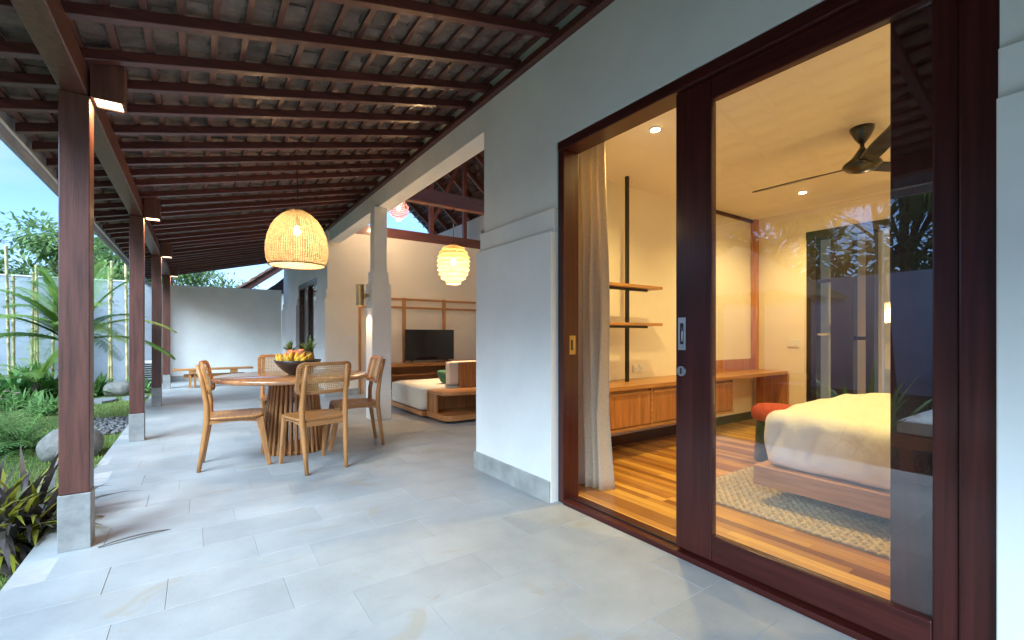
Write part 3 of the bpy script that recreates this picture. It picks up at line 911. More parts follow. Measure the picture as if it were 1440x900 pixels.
# =================================================================== CHAIRS
def rr_outline(w, h, r, n=6):
    pts = []
    for cx, cz, a0 in ((w / 2 - r, h / 2 - r, 0), (-w / 2 + r, h / 2 - r, 90), (-w / 2 + r, -h / 2 + r, 180), (w / 2 - r, -h / 2 + r, 270)):
        for i in range(n + 1):
            a = R(a0 + 90 * i / n)
            pts.append((cx + r * math.cos(a), cz + r * math.sin(a)))
    return pts

def make_chair(label, loc, rotz):
    t = thing('dining_chair', label, 'chair', (0, 0, 0), 'chairs around the dining table')
    SH = 0.455
    # seat: a dished plywood-thin board with round corners
    out = rr_outline(0.455, 0.44, 0.09)
    s = MB()
    rings = []
    NV = len(out)
    vs = []
    for f, dz in ((1.0, -0.008), (0.985, 0.0), (0.90, -0.002), (0.6, -0.008), (0.25, -0.011)):
        for (x, yv) in out:
            vs.append((x * f * (1 - 0.06 * (yv < 0)), yv * f, SH + dz))
    vs.append((0, 0, SH - .012))
    fs = []
    for i in range(4):
        for k in range(NV):
            k2 = (k + 1) % NV
            fs.append((i * NV + k, i * NV + k2, (i + 1) * NV + k2, (i + 1) * NV + k))
    for k in range(NV): fs.append((4 * NV + k, 4 * NV + (k + 1) % NV, 5 * NV))
    n0 = len(vs)
    for (x, yv) in out: vs.append((x * .97 * (1 - 0.06 * (yv < 0)), yv * .97, SH - 0.024))
    for k in range(NV):
        k2 = (k + 1) % NV
        fs.append((k, n0 + k, n0 + k2, k2))
    fs.append(tuple(n0 + k for k in range(NV))[::-1])
    s.add(vs, fs, True)
    s.build('seat', MAT['teak_x'], t)
    for sx in (-1, 1):
        MB().tube([(sx * .168, -.265, 0), (sx * .176, -.235, .20), (sx * .184, -.205, .42), (sx * .186, -.205, .56), (sx * .180, -.235, .74), (sx * .172, -.275, .905)],
                  [.0165, .020, .0235, .0225, .019, .0155], 10).build('rear_leg', MAT['teak'], t)
        b = MB(); b.bar((sx * .192, .262, 0), (sx * .187, .185, .432), .030, .034, up=(0, 1, 0), w1=.036, t1=.062)
        b.build('front_leg', MAT['teak'], t, bevel=.008)
        b = MB()
        # side rail, arched underneath
        n = 8
        vs, fs = [], []
        for i in range(n + 1):
            yv = -.20 + .37 * i / n
            u = 2 * i / n - 1
            zb = .392 + .018 * (1 - u * u)
            for xx in (-.011, .011):
                vs.append((sx * .184 + xx, yv, zb)); vs.append((sx * .184 + xx, yv, .431))
        for i in range(n):
            a = 4 * i
            fs += [(a, a + 4, a + 5, a + 1), (a + 2, a + 3, a + 7, a + 6), (a, a + 2, a + 6, a + 4), (a + 1, a + 5, a + 7, a + 3)]
        b.add(vs, fs); b.build('side_rail', MAT['teak_x'], t)
    MB().box(-.17, .17, -.214, -.192, .385, .431).build('rear_rail', MAT['teak_x'], t, bevel=.004)
    MB().box(-.17, .17, .165, .187, .392, .431).build('front_rail', MAT['teak_x'], t, bevel=.004)
    # curved backrest frame, in front of the leg tops, with cane
    cz, bh, bw_ = .79, .275, .47
    tilt = R(13)
    def bp(x, z, d):
        """backrest surface: bent round the sitter and leaning back."""
        yb = -.205 - .10 * (1 - (x / .235) ** 2) * .35 - (z - .65) * math.tan(tilt) + .01
        return Vector((x, yb + d, z))
    oo = rr_outline(bw_, bh, .055, 7); ii = rr_outline(bw_ - .062, bh - .062, .032, 7)
    # refine straight runs so that the curve is smooth
    def refine(p):
        q = []
        for i in range(len(p)):
            a, b = p[i], p[(i + 1) % len(p)]
            k = max(1, int(math.hypot(b[0] - a[0], b[1] - a[1]) / .045)) if i % 8 == 7 else 1
            k = {15: 3, 31: 3, 7: 8, 23: 8}.get(i, 1)
            for j in range(k): q.append((a[0] + (b[0] - a[0]) * j / k, a[1] + (b[1] - a[1]) * j / k))
        return q
    oo, ii = refine(oo), refine(ii)
    n = len(oo)
    b = MB()
    vs = []
    for pts, d in ((oo, .011), (oo, -.011), (ii, -.011), (ii, .011)):
        for x, z in pts: vs.append(bp(x, cz + z, d + .026))
    fs = []
    for r_ in range(4):
        r2 = (r_ + 1) % 4
        for k in range(n):
            k2 = (k + 1) % n
            fs.append((r_ * n + k, r2 * n + k, r2 * n + k2, r_ * n + k2))
    b.add(vs, fs)
    fr = b.build('backrest_frame', MAT['teak_x'], t, bevel=.005, segs=2)
    c = MB()
    iw, ih = bw_ - .06, bh - .06
    def strip(p, q, wdt, d, vert):
        K = 1 if vert else 8
        for k in range(K):
            a = (p[0] + (q[0] - p[0]) * k / K, p[1] + (q[1] - p[1]) * k / K)
            e = (p[0] + (q[0] - p[0]) * (k + 1) / K, p[1] + (q[1] - p[1]) * (k + 1) / K)
            o1 = (wdt / 2, 0) if vert else (0, wdt / 2)
            c.add([bp(a[0] - o1[0], a[1] - o1[1], d), bp(e[0] - o1[0], e[1] - o1[1], d), bp(e[0] + o1[0], e[1] + o1[1], d), bp(a[0] + o1[0], a[1] + o1[1], d)], [(0, 1, 2, 3)])
    sp = .0160
    nx, nz = int(iw / sp), int(ih / sp)
    for i in range(nx + 1):
        x = -iw / 2 + iw * i / nx
        strip((x, cz - ih / 2), (x, cz + ih / 2), .0066, .026, True)
    for j in range(nz + 1):
        z = cz - ih / 2 + ih * j / nz
        strip((-iw / 2, z), (iw / 2, z), .0066, .0268, False)
    tag(c.build('cane_panel', MAT['cane'], t), kind='stuff')
    t.location = loc
    t.rotation_euler = (0, 0, rotz)
    return t
ch = make_chair('cane-backed teak chair with its back to the pillar and sliding door', (0.86, 4.33, 0), R(11))
for lab, loc, rz in (('cane-backed teak chair beside the garden side of the table', (0.29, 4.79, 0), R(-95)),
                     ('cane-backed teak chair beside the white column', (1.37, 4.92, 0), R(85)),
                     ('cane-backed teak chair between the table and the long bench', (0.80, 5.80, 0), R(176))):
    c2 = copy_tree(ch); c2['label'] = lab; c2.location = loc; c2.rotation_euler = (0, 0, rz)

# =================================================================== FRUIT BOWL
bx, by = 0.85, 5.07
bowl = MB().lathe([(0, TZ + .001), (.085, TZ + .001), (.10, TZ + .012), (.155, TZ + .055), (.205, TZ + .115), (.222, TZ + .148), (.214, TZ + .148), (.19, TZ + .115), (.14, TZ + .065), (0, TZ + .03)], (bx, by, 0), 48).build('fruit_bowl', MAT['bowl'])
tag(bowl, 'dark wooden fruit bowl on the dining table', 'bowl')
fx, fy = -math.cos(YAW), math.sin(YAW)     # towards the left along the table as it stands
def bp2(a, b, z):                          # a: across the bowl, b: towards the pillar side
    return Vector((bx - fx * a - math.sin(YAW) * b, by - fy * a - math.cos(YAW) * b, TZ + z))
for i, (a, b, z, an) in enumerate([(-.15, .10, .135, -.5), (-.115, .13, .145, -.35), (-.06, .14, .15, -.3), (-.02, .12, .165, .05), (.04, .13, .16, .1), (.09, .13, .155, .35), (.135, .10, .15, .6), (.06, .155, .135, .5), (.11, .155, .13, .7), (-.03, .16, .13, -.2)]):
    c0 = bp2(a, b * .78, z + .008)
    side = Vector((math.cos(YAW), -math.sin(YAW), 0))
    up = (Vector((0, 0, 1)) + side * an).normalized()
    out = Vector((-math.sin(YAW), -math.cos(YAW), 0))
    pts, rad = [], []
    for k in range(9):
        t = k / 8 * 2 - 1
        pts.append(c0 + up * (t * .068) + out * (.028 * (1 - t * t)) * .9)
        rad.append([.005, .012, .0185, .021, .0215, .021, .018, .011, .0045][k])
    o = MB().tube(pts, rad, 7).build('banana', MAT['banana'])
    tag(o, 'ripe yellow banana standing at the rim of the fruit bowl', 'banana', 'bananas in the fruit bowl')
for i, (a, b, z, lab) in enumerate([(-.065, .02, .20, 'red mango behind the bananas beside the smaller pineapple crown'), (.03, .01, .205, 'orange-pink mango in the middle of the fruit bowl')]):
    p = bp2(a, b, z)
    mm = MB().rbox(p.x - .05, p.x + .05, p.y - .048, p.y + .048, p.z - .055, p.z + .055, .047, 8)
    tag(mm.build('mango', MAT['mango']), lab, 'mango')
for i, (a, b, z, sc, lab) in enumerate([(-.10, -.05, .12, .85, 'smaller pineapple with a short leafy crown in the bowl'), (.095, -.04, .12, 1.05, 'larger pineapple with a tall leafy crown in the bowl')]):
    p = bp2(a, b, z + .03)
    t = thing('pineapple', lab, 'pineapple', tuple(p))
    MB().lathe([(0, -.07), (.035, -.06), (.052, -.02), (.053, .03), (.042, .065), (.02, .08), (0, .082)], tuple(p), 14).build('fruit', MAT['pine'], t)
    L = MB()
    for k in range(34):
        a_ = random.uniform(0, 2 * PI); el = random.uniform(.5, 1.5)
        L.blade(p + Vector((0, 0, .07)), (math.cos(a_) * math.cos(el), math.sin(a_) * math.cos(el), math.sin(el)), random.uniform(.10, .19) * sc, .022, droop=.7, segs=3)
    tag(L.build('crown', MAT['pineleaf'], t), kind='stuff')

# =================================================================== WOVEN LAMPS
def weave(mb, prof, c, nm, nr, wm=.5, wr=.5, jitter=0.0):
    """basket weave round a profile (list of r, z): nm uprights, nr hoops as flat strips."""
    L = [0]
    for i in range(1, len(prof)): L.append(L[-1] + math.hypot(prof[i][0] - prof[i - 1][0], prof[i][1] - prof[i - 1][1]))
    def at(s):
        for i in range(1, len(prof)):
            if s <= L[i] + 1e-9:
                t = (s - L[i - 1]) / (L[i] - L[i - 1])
                return prof[i - 1][0] + t * (prof[i][0] - prof[i - 1][0]), prof[i - 1][1] + t * (prof[i][1] - prof[i - 1][1])
    tot = L[-1]
    NP = 40
    for k in range(nm):
        a = 2 * PI * k / nm; da = PI / nm * wm
        vs = []
        for i in range(NP + 1):
            r, z = at(tot * i / NP)
            r += .0015 * (1 if (i + k) % 2 else -1)
            for q in (a - da, a + da): vs.append((c[0] + r * math.cos(q), c[1] + r * math.sin(q), c[2] + z))
        mb.add(vs, [(2 * i, 2 * i + 1, 2 * i + 3, 2 * i + 2) for i in range(NP)], True)
    seg = 64
    for j in range(nr + 1):
        s0 = tot * j / nr; hw_ = tot / nr * wr / 2
        r0, z0 = at(max(0, s0 - hw_)); r1, z1 = at(min(tot, s0 + hw_))
        vs = []
        for k in range(seg):
            a = 2 * PI * k / seg
            e = random.uniform(-jitter, jitter)
            vs.append((c[0] + (r0 + e) * math.cos(a), c[1] + (r0 + e) * math.sin(a), c[2] + z0)); vs.append((c[0] + (r1 + e) * math.cos(a), c[1] + (r1 + e) * math.sin(a), c[2] + z1))
        mb.add(vs, [(2 * k, 2 * k + 1, (2 * k + 3) % (2 * seg), (2 * k + 2) % (2 * seg)) for k in range(seg)], True)

def bulb(par, p, r, energy, col=(1.0, .70, .40), rad=.04, lit=True):
    MB().lathe([(0, -r), (r * .7, -r * .7), (r, 0), (r * .7, r * .75), (r * .4, r * 1.4), (0, r * 1.5)], p, 16).build('bulb', MAT['bulb'] if lit else MAT['white_pl'], par)
    if lit:
        l = bpy.data.lights.new('lamp_light', 'POINT'); l.energy = energy; l.color = col; l.shadow_soft_size = rad
        lo = bpy.data.objects.new('lamp_light', l); C.objects.link(lo); lo.parent = par
        lo.location = Vector(p) - Vector(ORI[par.name]) - Vector((0, 0, r + .05))

lp = (0.84, 5.05, 1.865)
t = thing('woven_dome_lamp', 'large glowing woven dome lamp hanging over the dining table', 'lamp', lp)
pr = [(.262, 0), (.285, .06), (.293, .14), (.288, .22), (.272, .30), (.243, .38), (.20, .45), (.14, .51), (.075, .55), (.03, .565)]
s = MB(); weave(s, pr, lp, 84, 46, .62, .60); tag(s.build('shade', MAT['weave'], t), kind='stuff')
MB().tube([(lp[0] + .262 * math.cos(a * PI / 24), lp[1] + .262 * math.sin(a * PI / 24), lp[2]) for a in range(49)], .008, 6, caps=False).build('rim', MAT['weave'], t)
MB().tube([(lp[0], lp[1], lp[2] + .42), (lp[0], lp[1], zr(lp[0]) - .002)], .004, 6).build('cord', MAT['black'], t)
MB().lathe([(0, 0), (.02, 0), (.022, .06), (.012, .08), (0, .08)], (lp[0], lp[1], lp[2] + .41), 12).build('socket', MAT['black'], t)
bulb(t, (lp[0], lp[1], lp[2] + .34), .040, 6.0)

lp = (3.25, 6.28, 1.945)
t = thing('ridged_fibre_lamp', 'glowing egg-shaped ridged fibre lamp hanging in the living room', 'lamp', lp)
pr = []
NR = 9
for i in range(NR * 6 + 1):
    f = i / (NR * 6)
    z = .60 * f
    r = .235 * max(.06, (1 - abs(2 * f - 1.02) ** 2.6)) ** .5
    r = max(r, .10 if f < .5 else .07)
    r += .018 * math.sin(f * NR * 2 * PI)
    pr.append((r, z))
s = MB(); weave(s, pr, lp, 60, 54, .62, .66, .004); tag(s.build('shade', MAT['weave2'], t), kind='stuff')
MB().tube([(lp[0], lp[1], lp[2] + .45), (lp[0], lp[1], 3.104)], .004, 6).build('cord', MAT['black'], t)
bulb(t, (lp[0], lp[1], lp[2] + .34), .040, 36)

lp = (3.10, 8.19, 3.30)
t = thing('round_wicker_lamp', 'round purple-brown wicker lamp hanging against the bright gable opening', 'lamp', lp)
pr = [(.05, 0)] + [(.185 * math.sin(PI * f) ** .7, .42 * f) for f in [i / 18 for i in range(1, 18)]] + [(.03, .42)]
s = MB(); weave(s, pr, lp, 36, 15, .30, .45); tag(s.build('shade', MAT['weave_dark'], t), kind='stuff')
MB().tube([(lp[0], lp[1], lp[2] + .25), (lp[0], lp[1], zl(lp[0]) + .16)], .004, 6).build('cord', MAT['black'], t)
bulb(t, (lp[0], lp[1], lp[2] + .22), .03, 12)

lp = (7.6, 2.12, 1.33)
t = thing('bathroom_lamp', 'small lit woven dome lamp hanging in the bathroom', 'lamp', lp)
pr = [(.14, 0), (.15, .08), (.14, .16), (.11, .22), (.05, .26), (.02, .27)]
s = MB(); weave(s, pr, lp, 40, 22, .5, .5); tag(s.build('shade', MAT['weave'], t), kind='stuff')
MB().tube([(lp[0], lp[1], lp[2] + .2), (lp[0], lp[1], 2.72)], .004, 6).build('cord', MAT['black'], t)
bulb(t, (lp[0], lp[1], lp[2] + .14), .03, 9)

# wall sconces
def sconce(p, axis, label, watts):
    t = thing('wall_sconce', label, 'lamp', p)
    x, y, z = p
    MB().tube([(x, y, z - .145), (x, y, z + .145)], .052, 20, caps=False).build('cylinder', MAT['brass'], t)
    MB().tube([(x, y, z - .13), (x, y, z - .125)], .046, 20).build('lens', MAT['lampglow'], t)
    MB().tube([(x, y, z + .12), (x, y, z + .125)], .046, 20).build('cap', MAT['brass'], t)
    a = Vector(axis)
    q = Vector(p)
    MB().bar(q + a * .053, q + a * .115, .03, .045).build('arm', MAT['brass'], t)
    e = q + a * .12
    MB().bar(e - a * .004, e + a * .004, .07, .17).build('back_plate', MAT['white_pl'], t)
    l = bpy.data.lights.new('sconce_light', 'SPOT'); l.energy = watts; l.color = (1, .7, .4); l.spot_size = R(100); l.spot_blend = .6; l.shadow_soft_size = .03
    lo = bpy.data.objects.new('sconce_light', l); C.objects.link(lo); lo.parent = t; lo.location = (0, 0, -.14)
sconce((1.825, 6.27, 1.70), (1, 0, 0), 'brass cylinder wall lamp fixed to the slim white column', 4)
sconce((6.14, 10.2, 3.75), (1, 0, 0), 'small wall lamp high on the back wall above the tie beam', 20)

# =================================================================== BENCH, LIVING ROOM FURNITURE
bn = thing('garden_bench', 'long low timber bench before the white end wall', 'bench', (0.32, 12.3, 0))
MB().box(-0.44, 1.08, 12.14, 12.46, 0.385, 0.425).build('seat', MAT['teak_x'], bn, bevel=.004)
for x0 in (-0.08, 0.70):
    for yy in (12.18, 12.38):
        for dx in (-.065, .025):
            MB().box(x0 + dx, x0 + dx + .045, yy, yy + .05, 0.0, 0.384).build('leg', MAT['teak'], bn, bevel=.003)
MB().box(-0.24, 0.92, 12.275, 12.335, 0.225, 0.30).build('stretcher', MAT['teak_x'], bn, bevel=.003)
for x0 in (-0.08, 0.70):
    MB().box(x0 - .066, x0 + .071, 12.15, 12.45, 0.31, 0.384).build('cross_rail', MAT['teak'], bn)

# timber trellis on the television wall
tr = thing('wall_trellis', 'thin red-brown timber trellis fixed to the television wall', 'trellis', (4.4, 9.0, 0))
for xx in (2.61, 3.52, 4.43, 5.34):
    MB().box(xx - .028, xx + .028, 8.975, 9.028, 0.0, 1.93).build('upright', MAT['teak'], tr, bevel=.003)
for z0 in (1.73, 1.90):
    xs = [2.61, 3.52, 4.43, 5.34, 6.26]
    for a, b in zip(xs[:-1], xs[1:]):
        MB().box(a + .0285, b - .0285, 8.985, 9.027, z0 - .02, z0 + .02).build('rail', MAT['teak_x'], tr)
cs = thing('television_console', 'long low timber console under the television', 'cabinet', (4.4, 8.75, 0))
MB().box(2.95, 6.0, 8.56, 8.96, 0.535, 0.60).build('top', MAT['teak_x'], cs, bevel=.005)
for xx in (3.0, 4.45, 5.9):
    MB().box(xx, xx + .05, 8.58, 8.955, 0.0, 0.5345).build('panel', MAT['teak'], cs, bevel=.003)
for a, b in ((3.051, 4.449), (4.501, 5.899)):
    MB().box(a, b, 8.93, 8.95, 0.05, 0.5345).build('back_panel', MAT['teak_x'], cs)
    MB().box(a, b, 8.585, 8.93, 0.36, 0.385).build('shelf', MAT['teak_x'], cs)
tv = thing('television', 'black flat television standing on the timber console', 'television', (4.0, 8.76, .6))
MB().box(3.45, 4.54, 8.745, 8.785, 0.645, 1.275).build('body', MAT['black'], tv, bevel=.006)
MB().box(3.458, 4.532, 8.7435, 8.7448, 0.662, 1.267).build('screen', MAT['screen'], tv)
for xx, s_ in ((3.62, -1), (4.37, 1)):
    MB().bar((xx, 8.765, .65), (xx + s_ * .06, 8.69, .603), .018, .012).build('foot', MAT['black'], tv)
    MB().bar((xx, 8.765, .65), (xx + s_ * .06, 8.84, .603), .018, .012).build('foot', MAT['black'], tv)
tag(MB().box(4.06, 4.14, 8.63, 8.66, .601, .615).build('remote_control', MAT['black'], None, bevel=.003), 'small black remote control lying on the console', 'remote')
tag(MB().box(2.6, 6.2, 7.7, 8.95, 0.001, 0.006).build('pebble_strip', MAT['pebble_rug']), kind='structure')

# sofa: platform with an open shelf end
so = thing('platform_sofa', 'cream upholstered platform daybed with an open rounded timber shelf end', 'sofa', (3.3, 6.2, 0))
def rounded_slab(x0, x1, y0, y1, z0, z1, r, mat, name, corner='xy'):
    """slab whose (x0, y0) corner is rounded."""
    pts = [(x1, y0), (x1, y1), (x0, y1)]
    for i in range(9):
        a = PI + PI / 2 * i / 8
        pts.append((x0 + r + r * math.cos(a), y0 + r + r * math.sin(a)))
    n = len(pts)
    q = MB()
    q.add([(x, y, z0) for x, y in pts] + [(x, y, z1) for x, y in pts],
          [tuple(range(n))[::-1], tuple(range(n, 2 * n))] + [(i, (i + 1) % n, n + (i + 1) % n, n + i) for i in range(n)])
    return q.build(name, mat, so, bevel=.004)
rounded_slab(2.62, 4.4, 5.28, 5.86, 0.035, 0.105, .16, MAT['teak_x'], 'shelf_base')
rounded_slab(2.62, 4.4, 5.30, 5.86, 0.365, 0.40, .16, MAT['teak_x'], 'shelf_top')
MB().box(2.625, 4.4, 5.845, 5.875, 0.1055, 0.3645).build('shelf_back', MAT['oak_panel'], so)
MB().box(2.64, 2.67, 5.60, 5.844, 0.1055, 0.3645).build('shelf_side', MAT['oak_panel'], so)
MB().box(3.55, 3.59, 5.42, 5.844, 0.1055, 0.3645).build('shelf_divider', MAT['oak_panel'], so)
MB().box(2.56, 4.4, 5.8755, 7.2, 0.035, 0.10).build('platform', MAT['teak_x'], so, bevel=.004)
q = MB(); q.rbox(2.55, 4.35, 5.878, 7.1, 0.101, 0.43, .055, 10, lambda p, n: Vector((0, 0, .018 * math.sin((p.y - 5.87) / 1.22 * PI) if n.z > .5 else 0)))
q.build('seat_cushion', MAT['cushion'], so)
MB().box(3.12, 4.4, 5.84, 5.872, 0.4005, 0.765).build('back_panel', MAT['oak_panel'], so, bevel=.003)
q = MB(); q.rbox(2.985, 4.38, 5.873, 6.03, 0.432, 0.775, .03, 8); q.build('back_cushion', MAT['cushion'], so)
for xx, yy in ((2.75, 5.45), (4.2, 5.45), (2.75, 7.0), (4.2, 7.0)):
    MB().box(xx, xx + .08, yy, yy + .08, 0.0, 0.0345).build('foot', MAT['black'], so)
q = MB(); q.rbox(2.93, 3.28, 6.04, 6.15, .445, .64, .05, 8, lambda p, n: Vector((-(p.z - .54) * .3, (p.z - .44) * .25, 0)))
tag(q.build('throw_pillow', MAT['green_cloth']), 'green throw pillow leaning on the cream sofa back', 'pillow')
ac = thing('red_armchair', 'dark red armchair back showing beyond the cream sofa', 'armchair', (4.3, 7.7, 0))
MB().rbox(4.05, 4.55, 7.78, 7.88, .35, .675, .04, 8, lambda p, n: Vector((0, (p.z - .4) * .25, 0))).build('backrest', MAT['red_cloth'], ac)
MB().rbox(4.03, 4.57, 7.35, 7.80, .30, .42, .04, 8).build('seat', MAT['red_cloth'], ac)
for xx in (4.07, 4.50):
    for yy in (7.38, 7.76):
        MB().box(xx, xx + .035, yy, yy + .035, 0, .305).build('leg', MAT['black'], ac)

# wall switches
def plate(name, x0, x1, y0, y1, z0, z1, axis, label, cat, n=2, group=None):
    t = thing(name, label, cat, ((x0 + x1) / 2, (y0 + y1) / 2, z0), group)
    MB().box(x0, x1, y0, y1, z0, z1).build('plate', MAT['white_pl'], t, bevel=.002)
    if axis == 'y':
        w_ = (x1 - x0) / n
        for k in range(n):
            MB().box(x0 + k * w_ + .008, x0 + (k + 1) * w_ - .008, y0 - .004, y0 - .0002, z0 + .012, z1 - .012).build('rocker', MAT['white_pl'], t)
    else:
        w_ = (y1 - y0) / n
        for k in range(n):
            MB().box(x0 - .004, x0 - .0002, y0 + k * w_ + .008, y0 + (k + 1) * w_ - .008, z0 + .012, z1 - .012).build('rocker', MAT['white_pl'], t)
plate('light_switch', 2.33, 2.45, 8.969, 8.9795, 1.05, 1.13, 'y', 'white double switch plate on the beige wall by the far facade corner', 'switch')
plate('light_switch', 2.47, 2.55, 8.969, 8.9795, 1.05, 1.13, 'y', 'white single switch plate on the beige wall nearer the trellis', 'switch', 1)
plate('light_switch', 6.259, 6.2695, 2.66, 2.80, 1.0, 1.10, 'x', 'white switch plate on the cream bedroom wall above the desk end', 'switch')

# =================================================================== BEDROOM FURNITURE
dk_ = thing('floating_desk', 'long floating timber desk with cabinet doors under a thick top', 'desk', (4.3, 3.0, .3))
MB().box(2.40, 6.262, 2.79, 3.2435, 0.655, 0.695).build('top', MAT['oak_desk'], dk_, bevel=.003)
MB().box(2.42, 4.98, 2.83, 3.2430, 0.295, 0.6545).build('carcass', MAT['oak_desk'], dk_)
MB().box(2.41, 4.99, 2.806, 2.829, 0.285, 0.305).build('lower_lip', MAT['oak_desk'], dk_)
xs = [2.43, 2.97, 3.57, 4.27, 4.97]
for a, b in zip(xs[:-1], xs[1:]):
    q = MB().box(a + .018, b - .018, 2.812, 2.8295, 0.318, 0.628).build('cabinet_door', MAT['oak_panel'], dk_, bevel=.003)
    MB().box(a + .02, b - .02, 2.802, 2.8115, 0.606, 0.627).build('grip', MAT['oak_desk'], q)
for a in xs:
    MB().box(a - .014, a + .014, 2.808, 2.8292, 0.3055, 0.6545).build('upright', MAT['oak_desk'], dk_)
b = MB(); b.bar((6.22, 2.98, FZ), (6.24, 2.98, 0.6545), .40, .04, up=(1, 0, 0)); b.build('end_panel', MAT['oak_panel'], dk_)

MB().box(4.7, 6.20, 3.222, 3.2436, 0.6955, 0.84).build('back_board', MAT['oak_panel'], dk_)
MB().box(6.20, 6.2695, 3.17, 3.2436, 0.6955, 2.7195).build('corner_post', MAT['teak'], pw)
MB().box(5.2, 6.1995, 3.215, 3.2436, 2.68, 2.7195).build('ceiling_trim', MAT['frame_y'], pw)
sh = thing('pole_shelf', 'slim black pole with two timber shelves above the desk', 'shelf', (3.49, 3.05, .696))
MB().box(3.475, 3.505, 3.03, 3.06, 0.696, 2.7195).build('pole', MAT['black'], sh)
for z0 in (1.245, 1.605):
    MB().box(2.95, 3.80, 2.86, 3.029, z0, z0 + .028).build('shelf_board', MAT['oak_desk'], sh, bevel=.002)
    MB().box(3.05, 3.66, 2.93, 2.96, z0 - .022, z0 - .0005).build('bracket', MAT['black'], sh)
for x0, n in ((3.805, 0), (3.90, 1)):
    t = thing('wall_socket', 'round white wall socket of the pair above the desk', 'socket', (x0 + .04, 3.24, .80), 'paired sockets above the desk')
    MB().box(x0, x0 + .082, 3.234, 3.2444, 0.76, 0.842).build('plate', MAT['white_pl'], t, bevel=.002)
    MB().tube([(x0 + .041, 3.2338, .801), (x0 + .041, 3.231, .801)], .026, 18).build('socket_ring', MAT['white_pl'], t)
    for dx in (-.008, .008):
        MB().tube([(x0 + .041 + dx, 3.2309, .801), (x0 + .041 + dx, 3.2295, .801)], .003, 8).build('hole', MAT['black'], t)

# curtain: a gathered cloth with thickness
q = MB()
NU, NVv = 90, 30
vs = []
for j in range(NVv + 1):
    f = j / NVv
    z = 2.70 - (2.70 - FZ - .004) * f
    for i in range(NU + 1):
        u = i / NU
        flare = 1 + .22 * max(0, (f - .75) * 4) ** 2
        yv = 2.95 - .585 * u * (1 + .05 * math.sin(f * 3)) - .05 * max(0, f - .8) * 5 * u
        amp = .026 * (0.85 + .5 * f)
        xv = 2.30 + .17 * u + amp * math.sin(u * 2 * PI * 9.5 + .8 * math.sin(f * 2.2 + u * 3)) * flare + .012 * math.sin(u * 41 + f * 5)
        vs.append((xv, yv + .01 * math.sin(f * 9 + u * 20), z))
fs = []
for j in range(NVv):
    for i in range(NU):
        a = j * (NU + 1) + i
        fs.append((a, a + 1, a + NU + 2, a + NU + 1))
q.add(vs, fs, True)
cu = q.build('curtain', MAT['curtain'])
md = cu.modifiers.new('solid', 'SOLIDIFY'); md.thickness = .003
tag(cu, 'gathered beige linen curtain hanging inside the open doorway', 'curtain')

# bed
bd_ = thing('bed', 'low floating timber bed with a white made-up mattress', 'bed', (4.1, .6, FZ))
MB().box(3.05, 5.10, -0.45, 1.58, 0.165, 0.292).build('frame', MAT['teak_y'], bd_, bevel=.006)
for xx in (3.45, 4.62):
    MB().box(xx, xx + .08, -0.2, 1.2, FZ, 0.1645).build('plinth', MAT['black'], bd_)
def bedd(p, n):
    e = noise.noise(p * 4.0) * .012 + (noise.noise(Vector((p.x * 5, p.y * 13 + p.z * 5, p.z * 2.5))) * .024 + noise.noise(Vector((p.x * 9, p.y * 26, p.z * 5))) * .009) * (1 - abs(n.z)) + abs(noise.noise(Vector((p.x * 2.3 + p.y * 3, p.y * 7 - p.x * 3, 3)))) * .024 * max(0, n.z)
    return n * e + Vector((0, 0, .035 * max(0, math.sin((p.x - 3.1) / 1.9 * PI)) if n.z > .3 else 0))
q = MB(); q.rbox(3.085, 5.06, -0.40, 1.55, .2925, .635, .07, 8, bedd, res=(56, 72, 18)); q.build('mattress', MAT['sheet'], bd_)

# rug of braided rows
rg = thing('jute_rug', 'chunky braided jute rug under the bed', 'rug', (4.0, .7, FZ))
MB().box(2.875, 5.4, -1.3, 2.01, FZ + .0015, FZ + .009).build('backing', MAT['rug'], rg)
q = MB()
xx = 2.875
k = 0
while xx < 4.2:
    yy = -0.3 + (0.02 if k % 2 else 0)
    while yy < 2.0:
        e = random.uniform(-.002, .002)
        # one plump stitch, lying aslant
        s1 = .013 * (1 if k % 2 else -1)
        q.tube([(xx - s1 * .6, yy, FZ + .010), (xx, yy + .026, FZ + .022 + e), (xx + s1 * .6, yy + .054, FZ + .010)], [.006, .0165, .006], 6, caps=False)
        yy += .050
    xx += .033; k += 1
tag(q.build('stitches', MAT['rug'], rg), kind='stuff')

# red stool
st = thing('red_pouf', 'round red cushioned pouf on a dark base beside the bed', 'pouf', (4.28, 2.02, FZ))
MB().lathe([(0, .39), (.16, .39), (.185, .405), (.195, .45), (.185, .495), (.14, .525), (0, .54)], (4.28, 2.02, 0), 36).build('cushion', MAT['red_cloth'], st)
MB().lathe([(0, FZ), (.15, FZ), (.17, FZ + .02), (.155, .30), (.15, .3895), (0, .3895)], (4.28, 2.02, 0), 32).build('base', MAT['dark_shaded_wood'], st)

